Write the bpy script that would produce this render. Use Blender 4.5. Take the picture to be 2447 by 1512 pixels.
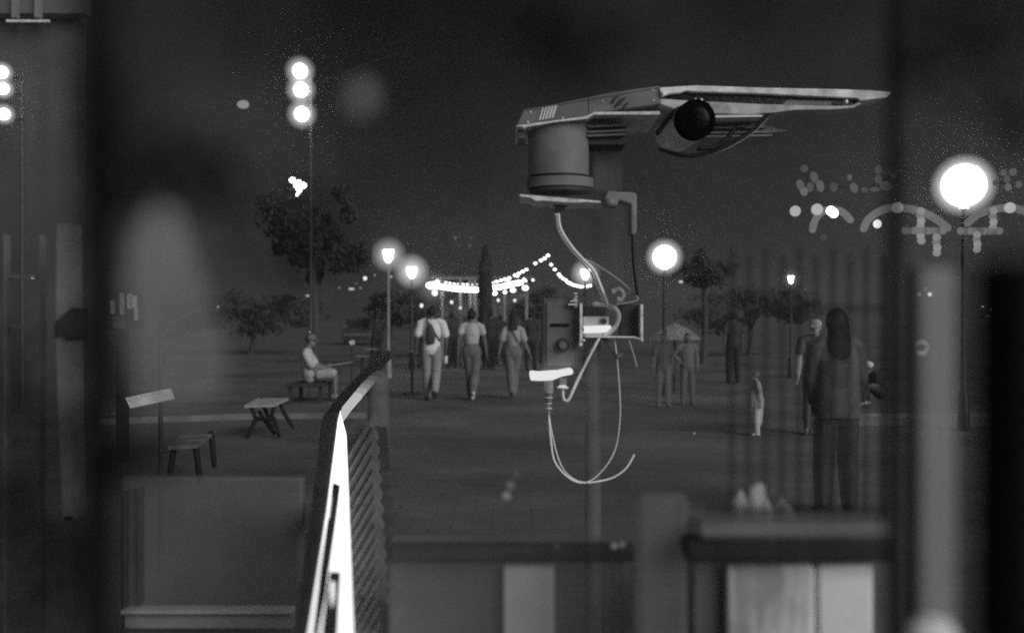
import bpy, bmesh, math, random
from mathutils import Vector, Matrix, noise
R = math.radians
random.seed(7)
for o in list(bpy.data.objects): bpy.data.objects.remove(o)
scn = bpy.context.scene
C = scn.collection

# ------------------------------------------------------------------ camera
W, H, F, EYE = 2447.0, 1512.0, 35/36*2447, 1.6
cd = bpy.data.cameras.new('camera'); cam = bpy.data.objects.new('camera', cd); C.objects.link(cam)
cd.lens = 35; cd.sensor_width = 36; cd.clip_start = .05; cd.clip_end = 900
cam.location = (0, 0, EYE); cam.rotation_euler = (R(90), 0, 0)
cd.dof.use_dof = True; cd.dof.focus_distance = 6.5; cd.dof.aperture_fstop = 1.5
scn.camera = cam
# ------------------------------------------------------------------ sky and street light from behind
w = bpy.data.worlds.new('World'); scn.world = w; w.use_nodes = True
nt = w.node_tree; nt.nodes.clear()
sky = nt.nodes.new('ShaderNodeTexSky'); sky.sky_type = 'NISHITA'; sky.sun_disc = False
SUN_EL, SUN_AZ = R(24), R(138)       # azimuth clockwise from +Y: behind the camera and to its right
sky.sun_elevation = SUN_EL; sky.sun_rotation = SUN_AZ
bw = nt.nodes.new('ShaderNodeRGBToBW'); bg = nt.nodes.new('ShaderNodeBackground'); out = nt.nodes.new('ShaderNodeOutputWorld')
tc = nt.nodes.new('ShaderNodeTexCoord'); nz = nt.nodes.new('ShaderNodeTexNoise'); nz.inputs['Scale'].default_value = 3.2
nz.inputs['Detail'].default_value = 3; nz.inputs['Roughness'].default_value = .42
mr = nt.nodes.new('ShaderNodeMapRange'); mr.inputs[1].default_value = .36; mr.inputs[2].default_value = .66
mr.inputs[3].default_value = .1; mr.inputs[4].default_value = 2.0
mu = nt.nodes.new('ShaderNodeMath'); mu.operation = 'MULTIPLY'
nt.links.new(tc.outputs['Generated'], nz.inputs['Vector']); nt.links.new(nz.outputs['Fac'], mr.inputs[0])
nt.links.new(sky.outputs[0], bw.inputs[0]); nt.links.new(bw.outputs[0], mu.inputs[0]); nt.links.new(mr.outputs[0], mu.inputs[1])
nt.links.new(mu.outputs[0], bg.inputs['Color']); bg.inputs['Strength'].default_value = .0027
nt.links.new(bg.outputs[0], out.inputs[0])
sl = bpy.data.lights.new('street_fill', 'SUN'); sl.energy = 1.9; sl.angle = R(40); sl.color = (1, 1, 1)  # sun lamp in place of a street lamp behind the camera
so = bpy.data.objects.new('street_fill', sl); C.objects.link(so)
sd = Vector((math.sin(SUN_AZ)*math.cos(SUN_EL), math.cos(SUN_AZ)*math.cos(SUN_EL), math.sin(SUN_EL)))
so.rotation_euler = sd.to_track_quat('Z', 'Y').to_euler()
scn.view_settings.view_transform = 'Standard'; scn.view_settings.look = 'None'; scn.view_settings.gamma = 1
scn.view_settings.exposure = 0
scn.cycles.use_denoising = False
scn.cycles.volume_bounces = 0; scn.cycles.volume_step_rate = 1; scn.cycles.transparent_max_bounces = 180; scn.cycles.max_bounces = 6
scn.cycles.sample_clamp_indirect = 2.0; scn.cycles.caustics_reflective = False; scn.cycles.caustics_refractive = False

# ------------------------------------------------------------------ materials
MATS = {}
def mat(name, g, rough=.75, alpha=1.0, var=.25, scale=6, bump=.1, metal=0, spec=.3):
    if name in MATS: return MATS[name]
    m = bpy.data.materials.new(name); m.use_nodes = True; t = m.node_tree; b = t.nodes['Principled BSDF']
    o_ = t.nodes['Material Output']
    b.inputs['Roughness'].default_value = rough; b.inputs['Metallic'].default_value = metal
    b.inputs['Specular IOR Level'].default_value = spec
    c = t.nodes.new('ShaderNodeTexCoord'); n = t.nodes.new('ShaderNodeTexNoise')
    n.inputs['Scale'].default_value = scale; n.inputs['Detail'].default_value = 6
    t.links.new(c.outputs['Object'], n.inputs['Vector'])
    r = t.nodes.new('ShaderNodeMapRange'); r.inputs[1].default_value = .3; r.inputs[2].default_value = .7
    r.inputs[3].default_value = g*(1-var); r.inputs[4].default_value = g*(1+var)
    t.links.new(n.outputs['Fac'], r.inputs[0]); t.links.new(r.outputs[0], b.inputs['Base Color'])
    if bump:
        n2 = t.nodes.new('ShaderNodeTexNoise'); n2.inputs['Scale'].default_value = scale*9; n2.inputs['Detail'].default_value = 3
        t.links.new(c.outputs['Object'], n2.inputs['Vector'])
        bu = t.nodes.new('ShaderNodeBump'); bu.inputs['Strength'].default_value = bump; bu.inputs['Distance'].default_value = .02
        t.links.new(n2.outputs['Fac'], bu.inputs['Height']); t.links.new(bu.outputs[0], b.inputs['Normal'])
    if alpha < 1:
        tr = t.nodes.new('ShaderNodeBsdfTransparent'); mx = t.nodes.new('ShaderNodeMixShader')
        mx.inputs[0].default_value = alpha
        t.links.new(tr.outputs[0], mx.inputs[1]); t.links.new(b.outputs[0], mx.inputs[2]); t.links.new(mx.outputs[0], o_.inputs[0])
    MATS[name] = m; return m
def glow(name, s, alpha=1.0):
    if name in MATS: return MATS[name]
    m = bpy.data.materials.new(name); m.use_nodes = True; t = m.node_tree
    t.nodes.remove(t.nodes['Principled BSDF']); o_ = t.nodes['Material Output']
    e = t.nodes.new('ShaderNodeEmission'); e.inputs[0].default_value = (1, 1, 1, 1); e.inputs[1].default_value = s
    if alpha < 1:
        tr = t.nodes.new('ShaderNodeBsdfTransparent'); mx = t.nodes.new('ShaderNodeMixShader'); mx.inputs[0].default_value = alpha
        t.links.new(tr.outputs[0], mx.inputs[1]); t.links.new(e.outputs[0], mx.inputs[2]); t.links.new(mx.outputs[0], o_.inputs[0])
    else: t.links.new(e.outputs[0], o_.inputs[0])
    MATS[name] = m; return m
def shell(name, s):                     # see-through shell that adds light, to paint a lamp's halo
    if name in MATS: return MATS[name]
    m = bpy.data.materials.new(name); m.use_nodes = True; t = m.node_tree
    t.nodes.remove(t.nodes['Principled BSDF']); o_ = t.nodes['Material Output']
    e = t.nodes.new('ShaderNodeEmission'); e.inputs[1].default_value = s; tr = t.nodes.new('ShaderNodeBsdfTransparent'); a = t.nodes.new('ShaderNodeAddShader')
    t.links.new(tr.outputs[0], a.inputs[0]); t.links.new(e.outputs[0], a.inputs[1]); t.links.new(a.outputs[0], o_.inputs[0])
    m.cycles.emission_sampling = 'NONE'
    MATS[name] = m; return m
# ------------------------------------------------------------------ helpers
def P(px, py, d):                       # a point of the place seen at (px, py), d metres in front
    return Vector(((px-W/2)*d/F, d, EYE-(py-H/2)*d/F))
def G(px, py, z):                       # ... lying on the level plane at height z
    return P(px, py, (EYE-z)*F/(py-H/2))
def S(px, d): return px*d/F
def link(name, bm, m, parent=None, smooth=True, bev=0):
    bmesh.ops.recalc_face_normals(bm, faces=bm.faces)
    if smooth:
        for f in bm.faces: f.smooth = True
        for e in (bm.edges if len(bm.edges) < 25000 else []):
            if len(e.link_faces) == 2 and e.calc_face_angle(0) > R(40): e.smooth = False
    me = bpy.data.meshes.new(name); bm.to_mesh(me); bm.free(); me.materials.append(m)
    o = bpy.data.objects.new(name, me); C.objects.link(o)
    if parent: o.parent = parent; o.matrix_parent_inverse = Matrix.Identity(4); 
    if bev:
        b = o.modifiers.new('bevel', 'BEVEL'); b.width = bev; b.segments = 2; b.limit_method = 'ANGLE'
    return o
def tag(o, label=None, cat=None, group=None, kind=None):
    if label: o['label'] = label
    if cat: o['category'] = cat
    if group: o['group'] = group
    if kind: o['kind'] = kind
    return o
def thing(name, label, cat, loc=(0, 0, 0), group=None):
    o = bpy.data.objects.new(name, None); C.objects.link(o); o.location = loc; o.empty_display_size = .1
    return tag(o, label, cat, group)
def put(name, bm, m, t, **k):           # a part of thing t, its mesh given in world coordinates
    bm.transform(Matrix.Translation(-Vector(t.location if t.type == 'EMPTY' else root_loc(t))))
    return link(name, bm, m, t, **k)
def root_loc(o):
    while o.parent: o = o.parent
    return o.location
def B(): return bmesh.new()
def box(bm, x0, x1, y0, y1, z0, z1):
    v = [bm.verts.new((x, y, z)) for x in (x0, x1) for y in (y0, y1) for z in (z0, z1)]
    for f in ((0, 1, 3, 2), (4, 6, 7, 5), (0, 4, 5, 1), (2, 3, 7, 6), (0, 2, 6, 4), (1, 5, 7, 3)):
        bm.faces.new([v[i] for i in f])
    return bm
def pbox(bm, a, b, d, th):              # box whose front spans pixels a..b at distance d
    p, q = P(a[0], a[1], d), P(b[0], b[1], d)
    return box(bm, min(p.x, q.x), max(p.x, q.x), d, d+th, min(p.z, q.z), max(p.z, q.z))
def slab(bm, pts, depth):               # polygon given in space, thickened by vector depth
    a = [bm.verts.new(p) for p in pts]; b = [bm.verts.new(Vector(p)+Vector(depth)) for p in pts]
    bm.faces.new(a); bm.faces.new(b[::-1]); n = len(a)
    for i in range(n): bm.faces.new((a[i], b[i], b[(i+1) % n], a[(i+1) % n]))
    return bm
def etube(bm, pts, rad, side=(1, 0, 0), n=12, cap=True):
    pts = [Vector(p) for p in pts]; rad = [r if isinstance(r, tuple) else (r, r) for r in rad]
    side = Vector(side); N = len(pts)
    if cap:                             # rounded ends
        d0 = (pts[0]-pts[1]).normalized(); d1 = (pts[-1]-pts[-2]).normalized()
        r0, r1 = rad[0], rad[-1]; m0, m1 = min(r0), min(r1); P0, P1 = pts[0], pts[-1]
        pts = [P0+d0*m0*.95, P0+d0*m0*.6]+pts+[P1+d1*m1*.6, P1+d1*m1*.95]
        rad = [(r0[0]*.3, r0[1]*.3), (r0[0]*.8, r0[1]*.8)]+rad+[(r1[0]*.8, r1[1]*.8), (r1[0]*.3, r1[1]*.3)]
        N += 4
    rings = []
    for i in range(N):
        t = (pts[min(i+1, N-1)]-pts[max(i-1, 0)]).normalized()
        s = side-t*side.dot(t)
        if s.length < .05: s = t.orthogonal()
        s.normalize(); u = t.cross(s)
        rings.append([bm.verts.new(pts[i]+s*rad[i][0]*math.cos(a)+u*rad[i][1]*math.sin(a)) for a in (2*math.pi*k/n for k in range(n))])
    for i in range(N-1):
        for k in range(n):
            bm.faces.new((rings[i][k], rings[i][(k+1) % n], rings[i+1][(k+1) % n], rings[i+1][k]))
    bm.faces.new(rings[0][::-1]); bm.faces.new(rings[-1])
    return bm
def cyl(bm, a, b, r0, r1=None, n=24): return etube(bm, [a, b], [r0, r1 if r1 is not None else r0], n=n, cap=False)
def spline(pts, k=6):
    pts = [Vector(p) for p in pts]; q = [pts[0]*2-pts[1]]+pts+[pts[-1]*2-pts[-2]]; o = []
    for i in range(1, len(q)-2):
        for j in range(k):
            t = j/k; a, b, c, d = q[i-1:i+3]
            o.append(.5*((2*b)+(c-a)*t+(2*a-5*b+4*c-d)*t*t+(3*b-a-3*c+d)*t**3))
    return o+[pts[-1]]
def wire(bm, pts, r, n=8, k=6):
    p = spline(pts, k); return etube(bm, p, [r]*len(p), n=n)
def ball(bm, c, r, sx=1, sy=1, sz=1, n=16, rot=None):
    M = Matrix.Translation(Vector(c)) @ (rot or Matrix.Identity(4)) @ Matrix.Diagonal((r*sx, r*sy, r*sz, 1))
    bmesh.ops.create_uvsphere(bm, u_segments=n, v_segments=max(6, n//2+2), radius=1, matrix=M); return bm
def remesh(bm, vox, smooth=3):
    me = bpy.data.meshes.new('tmp'); bmesh.ops.recalc_face_normals(bm, faces=bm.faces); bm.to_mesh(me); bm.free()
    o = bpy.data.objects.new('tmp', me); C.objects.link(o)
    m = o.modifiers.new('r', 'REMESH'); m.mode = 'VOXEL'; m.voxel_size = vox
    if smooth: s = o.modifiers.new('s', 'SMOOTH'); s.iterations = smooth; s.factor = .5
    dg = bpy.context.evaluated_depsgraph_get(); me2 = bpy.data.meshes.new_from_object(o.evaluated_get(dg))
    out = bmesh.new(); out.from_mesh(me2)
    bpy.data.objects.remove(o); bpy.data.meshes.remove(me); bpy.data.meshes.remove(me2)
    return out
# ================================================================== THE SETTING
gm = mat('plaza_paving', .17, .8, var=.38, scale=.45, bump=.35)
t_ = gm.node_tree; br = t_.nodes.new('ShaderNodeTexBrick'); cc = t_.nodes.new('ShaderNodeTexCoord'); b_ = t_.nodes['Principled BSDF']
br.inputs['Scale'].default_value = 1.6; br.inputs['Mortar Size'].default_value = .012; br.inputs['Color1'].default_value = (1, 1, 1, 1); br.inputs['Color2'].default_value = (.86, .86, .86, 1); br.inputs['Mortar'].default_value = (.72, .72, .72, 1)
t_.links.new(cc.outputs['Object'], br.inputs['Vector']); mm = t_.nodes.new('ShaderNodeMix'); mm.data_type = 'RGBA'; mm.blend_type = 'MULTIPLY'; mm.inputs[0].default_value = 1
t_.links.new(b_.inputs['Base Color'].links[0].from_socket, mm.inputs[6]); t_.links.new(br.outputs[0], mm.inputs[7]); t_.links.new(mm.outputs[2], b_.inputs['Base Color'])
bm = B(); bmesh.ops.create_grid(bm, x_segments=2, y_segments=2, size=250, matrix=Matrix.Translation((0, 200, 0)))
tag(link('ground', bm, gm), kind='structure')
hz = bpy.data.materials.new('veil_haze'); hz.use_nodes = True; ht = hz.node_tree; ht.nodes.remove(ht.nodes['Principled BSDF'])
pv = ht.nodes.new('ShaderNodeVolumePrincipled'); pv.inputs['Color'].default_value = (.9, .9, .9, 1); pv.inputs['Density'].default_value = .0045; pv.inputs['Anisotropy'].default_value = .45  # haze added to veil the blacks and spread lamp glow
ht.links.new(pv.outputs[0], ht.nodes['Material Output'].inputs['Volume'])
bm = B(); box(bm, -262, 262, -62, 462, -1, 13.5); tag(link('veil_haze_box', bm, hz, smooth=False), kind='stuff')
km = mat('kerb_stone', .2, .8, scale=3)
bm = B(); slab(bm, [Vector((x, y, .09)) for x, y in ((-6.2,14.6),(-5.2,15.1),(-4,15.5),(-2.3,15.65),(-2.3,15.77),(-4,15.63),(-5.25,15.22),(-6.25,14.72))], (0, 0, -.14)); tag(link('kerb', bm, km), kind='structure')
bm = B(); box(bm, 4.6, 12.5, 14.6, 14.74, -.05, .1); box(bm, 4.6, 8, 15.6, 15.7, -.05, .08); tag(link('kerb', bm, km), kind='structure')

# ================================================================== LAMPS
lit = glow('lamp_light', 9); litsoft = glow('lamp_light_soft', 3.2)
dark_iron = mat('dark_iron', .05, .5, metal=.3)
def halo(t, c, r, dens, power, rin=None):
    bm = B(); n = 26; r *= 1.25; r0 = r*(rin or .35)*.87
    for k in range(n): ball(bm, c, r0+(r-r0)*((k+.5)/n)**2.6, n=26)
    g = put('halo_shells', bm, shell('halo_glow_%g' % dens, dens*.5), t)  # halo round the lamp painted as nested glowing shells
    l = bpy.data.lights.new('lamp_bulb', 'POINT'); l.energy = power; l.shadow_soft_size = 0
    o = bpy.data.objects.new('lamp_bulb', l); C.objects.link(o); o.parent = t; o.location = Vector(c)-Vector(root_loc(t))
    return g
def lantern(px, py, d, rc, rh, label, post, shape='lantern', power=14, dens=None, arm=0):
    c = P(px, py, d); base = Vector((c.x, c.y, 0)); t = thing('street_lamp', label, 'street lamp', base, 'lit lamps along the promenade')
    rc = S(rc, d); rh = S(rh, d)
    bm = B()
    if shape == 'lantern':
        etube(bm, [c+Vector((0, 0, -rc*1.35)), c+Vector((0, 0, -rc*.9)), c+Vector((0, 0, rc*.75))], [rc*.3, rc*.55, rc*.95], n=6, cap=False)
        bulb = put('lamp_glass', bm, lit, t)
        bm = B(); etube(bm, [c+Vector((0, 0, rc*.77)), c+Vector((0, 0, rc*1.0)), c+Vector((0, 0, rc*1.3))], [rc*1.0, rc*.45, rc*.08], n=6, cap=False)
        put('lamp_cap', bm, dark_iron, t)
        foot = c.z-rc*1.4
    else:
        ball(bm, c, rc, n=32); put('lamp_globe', bm, lit, t); foot = c.z-rc*.98
        bm = B(); etube(bm, [c+Vector((0, 0, -rc*1.14)), c+Vector((0, 0, -rc*.95))], [rc*.25, rc*.16], n=12, cap=False); put('lamp_collar', bm, mat('pale_metal', .5, .4), t); foot = c.z-rc*1.14
    bm = B()
    if post:
        etube(bm, [(c.x, c.y, 0), (c.x, c.y, .5), (c.x, c.y, .55), (c.x, c.y, foot)], [.09, .075, .045, .03], n=12, cap=False)
        put('lamp_post', bm, dark_iron if post == 1 else mat('grey_post', .3, .6), t)
    halo(t, c, rh, dens or .035, power, rc*.95/rh)
    return t
DH = .5
lantern(928, 608, 26, 14, 36, 'bright tapered lantern on the left, higher of the two lanterns beside the festoon lights', 2, power=26, dens=.03)
lantern(984, 648, 30, 12, 36, 'bright lantern just right of and below the higher left lantern', 1, power=36, dens=.045)
lantern(1399, 653, 27, 11, 30, 'bright lantern seen behind the cables of the camera mast', 1, power=22, dens=.04)
lantern(1588, 614, 20, 27, 38, 'round white globe lamp to the right of the camera mast', 1, 'globe', 9)
lantern(1890, 666, 26, 8, 21, 'small square lantern behind the railing bars', 1, power=3, dens=.006)
lantern(2303, 443, 14, 50, 62, 'largest glowing globe lamp, near the right edge above the dark pillar', 1, 'globe', 9)
# three stacked floodlights on a mast, and the same again at the left edge
def floods(x, ys, d, rc, rh, label, power, mast=True):
    t = thing('floodlight_mast', label, 'floodlight mast', (P(x, 756, d).x, d, 0))
    for k, y in enumerate(ys):
        c = P(x+k*2.2, y, d)
        bm = B(); ball(bm, c, S(rc, d)); put('floodlight', bm, lit, t)
        halo(t, c, S(rh, d), .035, power, rc*.95/rh)
    bm = B(); q = P(x, ys[0], d)
    etube(bm, [(q.x+.12, d+.45, 0), (q.x+.12, d+.45, q.z+.1)], [.035, .03], n=10, cap=False)
    for k, y in enumerate(ys):
        c = P(x+k*2.2, y, d); etube(bm, [(q.x+.12, d+.45, c.z), (c.x, d+.1, c.z)], [.03, .03], n=8, cap=False)
    put('mast', bm, mat('mast_grey', .09), t)
    return t
floods(717, (170, 215, 273), 20, 17, 31, 'three round floodlights stacked on a dark mast, upper left of centre', 10)
floods(5, (173, 212, 273), 17, 13, 22, 'three small floodlights stacked at the extreme left edge', .3)
bm = B(); c = P(581, 250, 20); ball(bm, c, S(10, 20), 1.45, 1, 1); ball(bm, c+Vector((.04, -.01, 0)), S(9.5, 20))
t = thing('hanging_light', 'small dim oval light hanging left of the three stacked floodlights', 'hanging light', c); put('bulb', bm, glow('dim_oval', .28), t)
bm = B(); wire(bm, [c+Vector((-3, 1, 1.2)), c+Vector((0, 0, .1)), c+Vector((3, 1, 1.3))], .006); put('wire', bm, dark_iron, t)

# cluster of bulbs in the tree
c0 = P(711, 443, 21.5); t = thing('bulb_cluster', 'cluster of bare white bulbs shining through the dark tree', 'light cluster', c0)
for x, y, r in ((698.8, 431, 6.7), (713.9, 434, 4), (706.8, 443.3, 5), (723.4, 443.3, 8), (711.2, 451, 4.6), (716, 456, 4.6), (713, 461, 3.6), (710, 466, 3)):
    bm = B(); ball(bm, P(x, y, 21.5), S(r, 21.5), 1.1, 1, .95, n=12); put('bulb', bm, lit, t)
for x, y, r in ((696, 452, 3.6), (694, 472, 3), (705, 505, 2)):
    bm = B(); ball(bm, P(x, y, 21.5), S(r, 21.5), n=10); put('bulb', bm, glow('faint', .12), t)
bm = B(); wire(bm, [P(697, 428, 21.55), P(712, 440, 21.6), P(706, 448, 21.6), P(714, 470, 21.6), P(706, 520, 21.8)], .01); put('wire', bm, dark_iron, t)

# festoon strings far behind the walkers
def festoon(label, pts, r, d, m, over=True):
    pts = [p if len(p) == 3 else (p[0], p[1], r) for p in pts]
    c = P(pts[0][0], pts[0][1], d); t = thing('festoon_lights', label, 'string lights', c, 'festoon strings over the far end of the promenade')
    for x, y, rr in pts:
        bm = B(); ball(bm, P(x, y, d), S(rr, d), 1.15, 1, .85, n=10); put('bulb', bm, m, t)
    bm = B()
    w_ = spline([P(x, y-rr*.9, d+.05) for x, y, rr in pts], 3) if len(pts) > 2 else [P(x, y-4, d) for x, y, _ in pts]
    etube(bm, w_, [.012]*len(w_), n=5); put('wire', bm, dark_iron, t); return t
Z = lambda L: [(959.2+.2*a, 548.1+.2*b) for a, b in L]
bulbm = glow('festoon_bulb', 4.5)
festoon('row of small bulbs just above the left bright canopy strip', Z([(430,618),(478,630),(530,640),(580,650),(632,657),(683,661),(735,663),(787,664),(838,664),(888,664)]), 3.6, 36, bulbm)
festoon('row of small bulbs climbing to the right above the right canopy strip', Z([(1090,634),(1142,624),(1190,610),(1238,595),(1290,578),(1357,547),(1403,527),(1450,503),(1493,480),(1600,405),(1668,372),(1713,346),(1752,310)]), 3.4, 34, bulbm)
festoon('short row of scattered bulbs between the climbing row and the right canopy strip', Z([(1250,625),(1285,610),(1390,557),(1465,595),(1485,613),(1572,604)]), 2.6, 35, bulbm)
festoon('sagging string of bulbs dropping from the peak towards the lantern by the camera mast', Z([(1752,312),(1790,420),(1833,478),(1880,536),(1902,562),(1930,587),(1965,606),(1990,632),(2015,645),(2040,657),(2070,668),(2100,675),(2130,682),(2160,684),(2220,680),(2255,672)]), 3.2, 32, bulbm)
festoon('four round globes hanging below the right canopy strip', [(x, y, r*.2) for (x, y), r in zip(Z([(1115,762),(1238,749),(1334,726),(1480,700)]), (27,20,28,32))], 5, 33, bulbm)
# dense strips: two lit canopy edges
def strip(label, pts, r0, d):
    q = spline([P(x, y, d) for x, y in pts], 6); n = len(q)
    t = thing('canopy_light_strip', label, 'light strip', q[0], 'bright canopy strips')
    bm = B(); etube(bm, q, [(S(r0, d)*(1+.12*math.sin(i*2.1)),)*2 for i in range(n)], n=10); put('light_tube', bm, glow('strip', 6), t)
    bm = B(); etube(bm, [p+Vector((0, .2, S(r0, d)+.05)) for p in q], [.03]*n, n=6); put('rail', bm, dark_iron, t)
strip('left bright curved strip of light under the far canopy', Z([(330,672),(430,680),(500,688),(600,703),(700,713),(800,718),(915,722)]), 5.6, 35.5)
strip('right bright strip of light rising under the far canopy', Z([(1100,695),(1180,688),(1260,670),(1340,650),(1430,635)]), 5.2, 34.5)
t = thing('hanging_light', 'glowing blob of light at the left end of the bright canopy strip', 'hanging light', P(1035, 683, 35.6))
bm = B(); ball(bm, P(1034, 682, 35.6), S(10, 35.6), 1.6, 1, .8); put('bulb', bm, glow('strip', 6), t); halo(t, P(1036, 686, 35.6), S(34, 35.6), .008, 14, .3)
t = thing('hanging_light', 'single round bulb under the left end of the left canopy strip', 'hanging light', P(1039, 700, 34)); bm = B(); ball(bm, P(1039, 700, 34), S(5.5, 34)); put('bulb', bm, bulbm, t)
bm = B(); etube(bm, [P(1039, 694, 34), P(1039, 684, 34.5)], [.012, .012]); put('wire', bm, dark_iron, t)
for (x, y), r, l in zip(Z([(240,910),(600,868),(705,937),(1158,845),(1355,848)]), (4, 3.4, 2.6, 3.2, 3),
        ('small lamp low at the left above the first walker', 'small stall lamp left of the middle walker', 'tiny stall lamp just left of the middle walker head', 'small stall lamp right of the cypress', 'small stall lamp above the third walker')):
    c = P(x, y, 32); t = thing('stall_lamp', l, 'stall lamp', (c.x, c.y, 0), 'little lamps of the far stalls')
    bm = B(); ball(bm, c, S(r, 32), .9, 1, 1.2, n=10); put('bulb', bm, glow('stall', 1.6), t)
    bm = B(); etube(bm, [(c.x, c.y+.05, 0), (c.x, c.y+.05, c.z)], [.03, .02], n=8, cap=False); put('pole', bm, dark_iron, t)
# far pavilion lit by its own strips
t = thing('pavilion', 'low open pavilion glowing faintly below the bright canopy strips', 'pavilion', (P(1130, 756, 37).x, 37, 0))
pw = mat('pavilion_wall', .25, .8, scale=1)
bm = B(); pbox(bm, (1050, 700), (1262, 756), 38.5, .2); a = P(1050, 700, 38.5); b = P(1262, 700, 38.5)
put('back_wall', bm, pw, t)
bm = B(); pbox(bm, (1030, 660), (1275, 667), 35.7, 3.2); put('roof', bm, mat('pavilion_roof', .12), t)
for x in (1056, 1100, 1124, 1135, 1205, 1258):
    bm = B(); q = P(x, 756, 35.9); cyl(bm, (q.x, q.y, 0), (q.x, q.y, P(x, 668, 35.9).z), .06, n=10); put('column', bm, pw, t)
# row of windows high in the dark
t = thing('tower', 'dark distant tower with a few tiny lit windows above the festoon lights', 'tower', (P(1110, 756, 120).x, 120, 0))
bm = B(); a = P(1080, 552, 120); b = P(1142, 760, 120); box(bm, a.x, b.x, 120, 130, 0, a.z); box(bm, a.x+.4, b.x-.4, 121, 129, a.z, a.z+.7)
put('wall', bm, mat('tower_wall', .035), t)
for (x, y), r, g in zip(Z([(640,103),(690,97),(770,97),(830,100),(870,110),(640,172),(692,197),(815,192)]), (3, 2, 2, 2.6, 2, 2, 2.2, 3), (.25, .1, .1, .16, .1, .1, .14, .2)):
    bm = B(); q = P(x, y, 119.9); rr = S(r, 120); box(bm, q.x-rr, q.x+rr, 119.9, 119.98, q.z-rr*.7, q.z+rr*.7); put('window', bm, glow('win%g' % g, g), t)

# little lights and glints
spec = [(872, 665, 4.5, 1.6, 1, 'brightest of the small stall lights behind the seated person'), (840, 690, 7, .9, .35, 'flat slit of light among the left stalls'), (861, 688, 3.5, .3, .6, 'dim small light right of the flat slit of light'),
        (811, 687, 3, .3, .7, 'dim light left of the flat slit of light'), (737, 706, 6.5, .7, .4, 'wedge shaped bright glint high above the seated person'), (852, 677, 3, .25, .5, 'dim light above the flat slit of light'),
        (895, 658, 2.5, .5, .6, 'tiny light at the post below the higher lantern'), (935, 661, 3, .6, .7, 'tiny light between the two left lanterns'),
        (1627, 673, 5, .8, .5, 'small flat light below the globe lamp beside the camera mast'), (2222, 703, 5, 1.2, 1, 'brightest bead of the three lights on the pale pillar'), (2197, 703, 4.5, .22, 1, 'dim left bead of the three lights on the pale pillar'), (2212, 691, 4, .12, 1, 'dim top bead of the three lights on the pale pillar'),
        (2350, 732, 3.6, .8, .8, 'left speck of light in the dark right corner'), (2373, 740, 4, 1.2, 1, 'brightest speck of light in the dark right corner'), (2362, 755, 3, .5, .6, 'lowest speck of light in the dark right corner'), (2377, 713, 2, .3, .7, 'highest speck of light in the dark right corner'),
        (78, 663, 4.5, .5, .7, 'tiny light on the far left window bar'), (163, 665, 3, .3, .5, 'tiny light beside the pale post at left'), (521, 733, 3.6, .22, .9, 'faint round light left of centre'), (740, 793, 1.8, .5, .8, 'tiny glint above the cap of the seated person'), (272, 988, 3.5, .12, .7, 'faint glint left below the tilted pale board'), (1659, 1035, 3.4, .16, 1, 'faint glint on the paving left of the railing')]
for x, y, r, g, sq, l in spec:
    d = 30 if y < 730 and 700 < x < 2000 else 13
    if x > 2180 and x < 2240: d = 4; g *= 2
    if x < 600: d = 12
    if y > 780: d = 12
    c = P(x, y, d); t = thing('point_light', l, 'small light', c); rr = S(r, d)
    bm = B(); ball(bm, c, rr, 1, .6, sq, n=12); put('lens', bm, glow('pt%g' % g, g), t)
    bm = B(); cyl(bm, c+Vector((0, rr*.2, 0)), c+Vector((0, rr*1.2, 0)), rr*.6*sq, n=10); put('socket', bm, dark_iron, t)

# arched strings of globe bulbs, right
def beads(t, pts, r, d, m, step=.55, nm='bulb', one=True):
    q = spline([P(x, y, d) for x, y in pts], 10); acc = 0; last = q[0]; L = [q[0]]; R_ = S(r, d)
    for p in q[1:]:
        while (p-last).length > R_*step:
            last = last+(p-last).normalized()*R_*step; L.append(last.copy())
    return L, R_
Z6 = lambda L: [(1810.8+.26*a, 371.9+.26*b) for a, b in L]
def arch(label, pts, r, d, g):
    q = spline([P(x, y, d) for x, y in Z6(pts)], 8); t = thing('light_arch', label, 'light arch', q[0], 'arched light strings on the right')
    bm = B(); etube(bm, q, [S(r, d)]*len(q), n=14); put('light_tube', bm, glow('arch%g' % g, g, .75), t)
    bm = B(); etube(bm, [p+Vector((0, S(r, d)*1.1, 0)) for p in q], [.008]*len(q), n=6); put('frame', bm, dark_iron, t); return t
arch('smallest dim light arch, leftmost, around the two white bulbs', [(505,680),(520,610),(560,545),(620,505),(700,495),(780,520),(850,590)], 8.5, 12, .17)
arch('wide dim light arch with a bulb at its top, middle of the three', [(975,670),(1010,595),(1080,535),(1180,490),(1280,478),(1400,490),(1500,515),(1600,560),(1680,612),(1745,665)], 9, 12, .17)
arch('dim light arch running off the right edge beyond the largest globe', [(1930,620),(2000,560),(2080,520),(2180,492),(2330,480),(2447,510),(2600,580)], 9, 12, .17)
def bar(label, pts, r, g, d=11.8):
    q = [P(x, y, d) for x, y in Z6(pts)]; t = thing('bead_string', label, 'light string', q[0], 'straight strings of round bulbs under the arches')
    n = max(2, int((q[1]-q[0]).length/S(r*1.15, d))); 
    for i in range(n+1):
        p = q[0].lerp(q[1], i/n); gg = g*(1, .7, 1.15)[i % 3]
        bm = B(); ball(bm, p+Vector((0, (i % 2)*.02, 0)), S(r, d), n=14); put('bulb', bm, glow('bead%.3f' % gg, gg, .8), t)
    bm = B(); etube(bm, [q[0]+Vector((0, .1, 0)), q[1]+Vector((0, .1, 0))], [.01, .01], n=6); put('wire', bm, dark_iron, t)
bar('horizontal row of round bulbs under the middle arch', [(1350,690),(1700,690)], 9, .16)
bar('horizontal row of round bulbs under the right arch', [(1865,693),(2220,693)], 9, .17)
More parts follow.
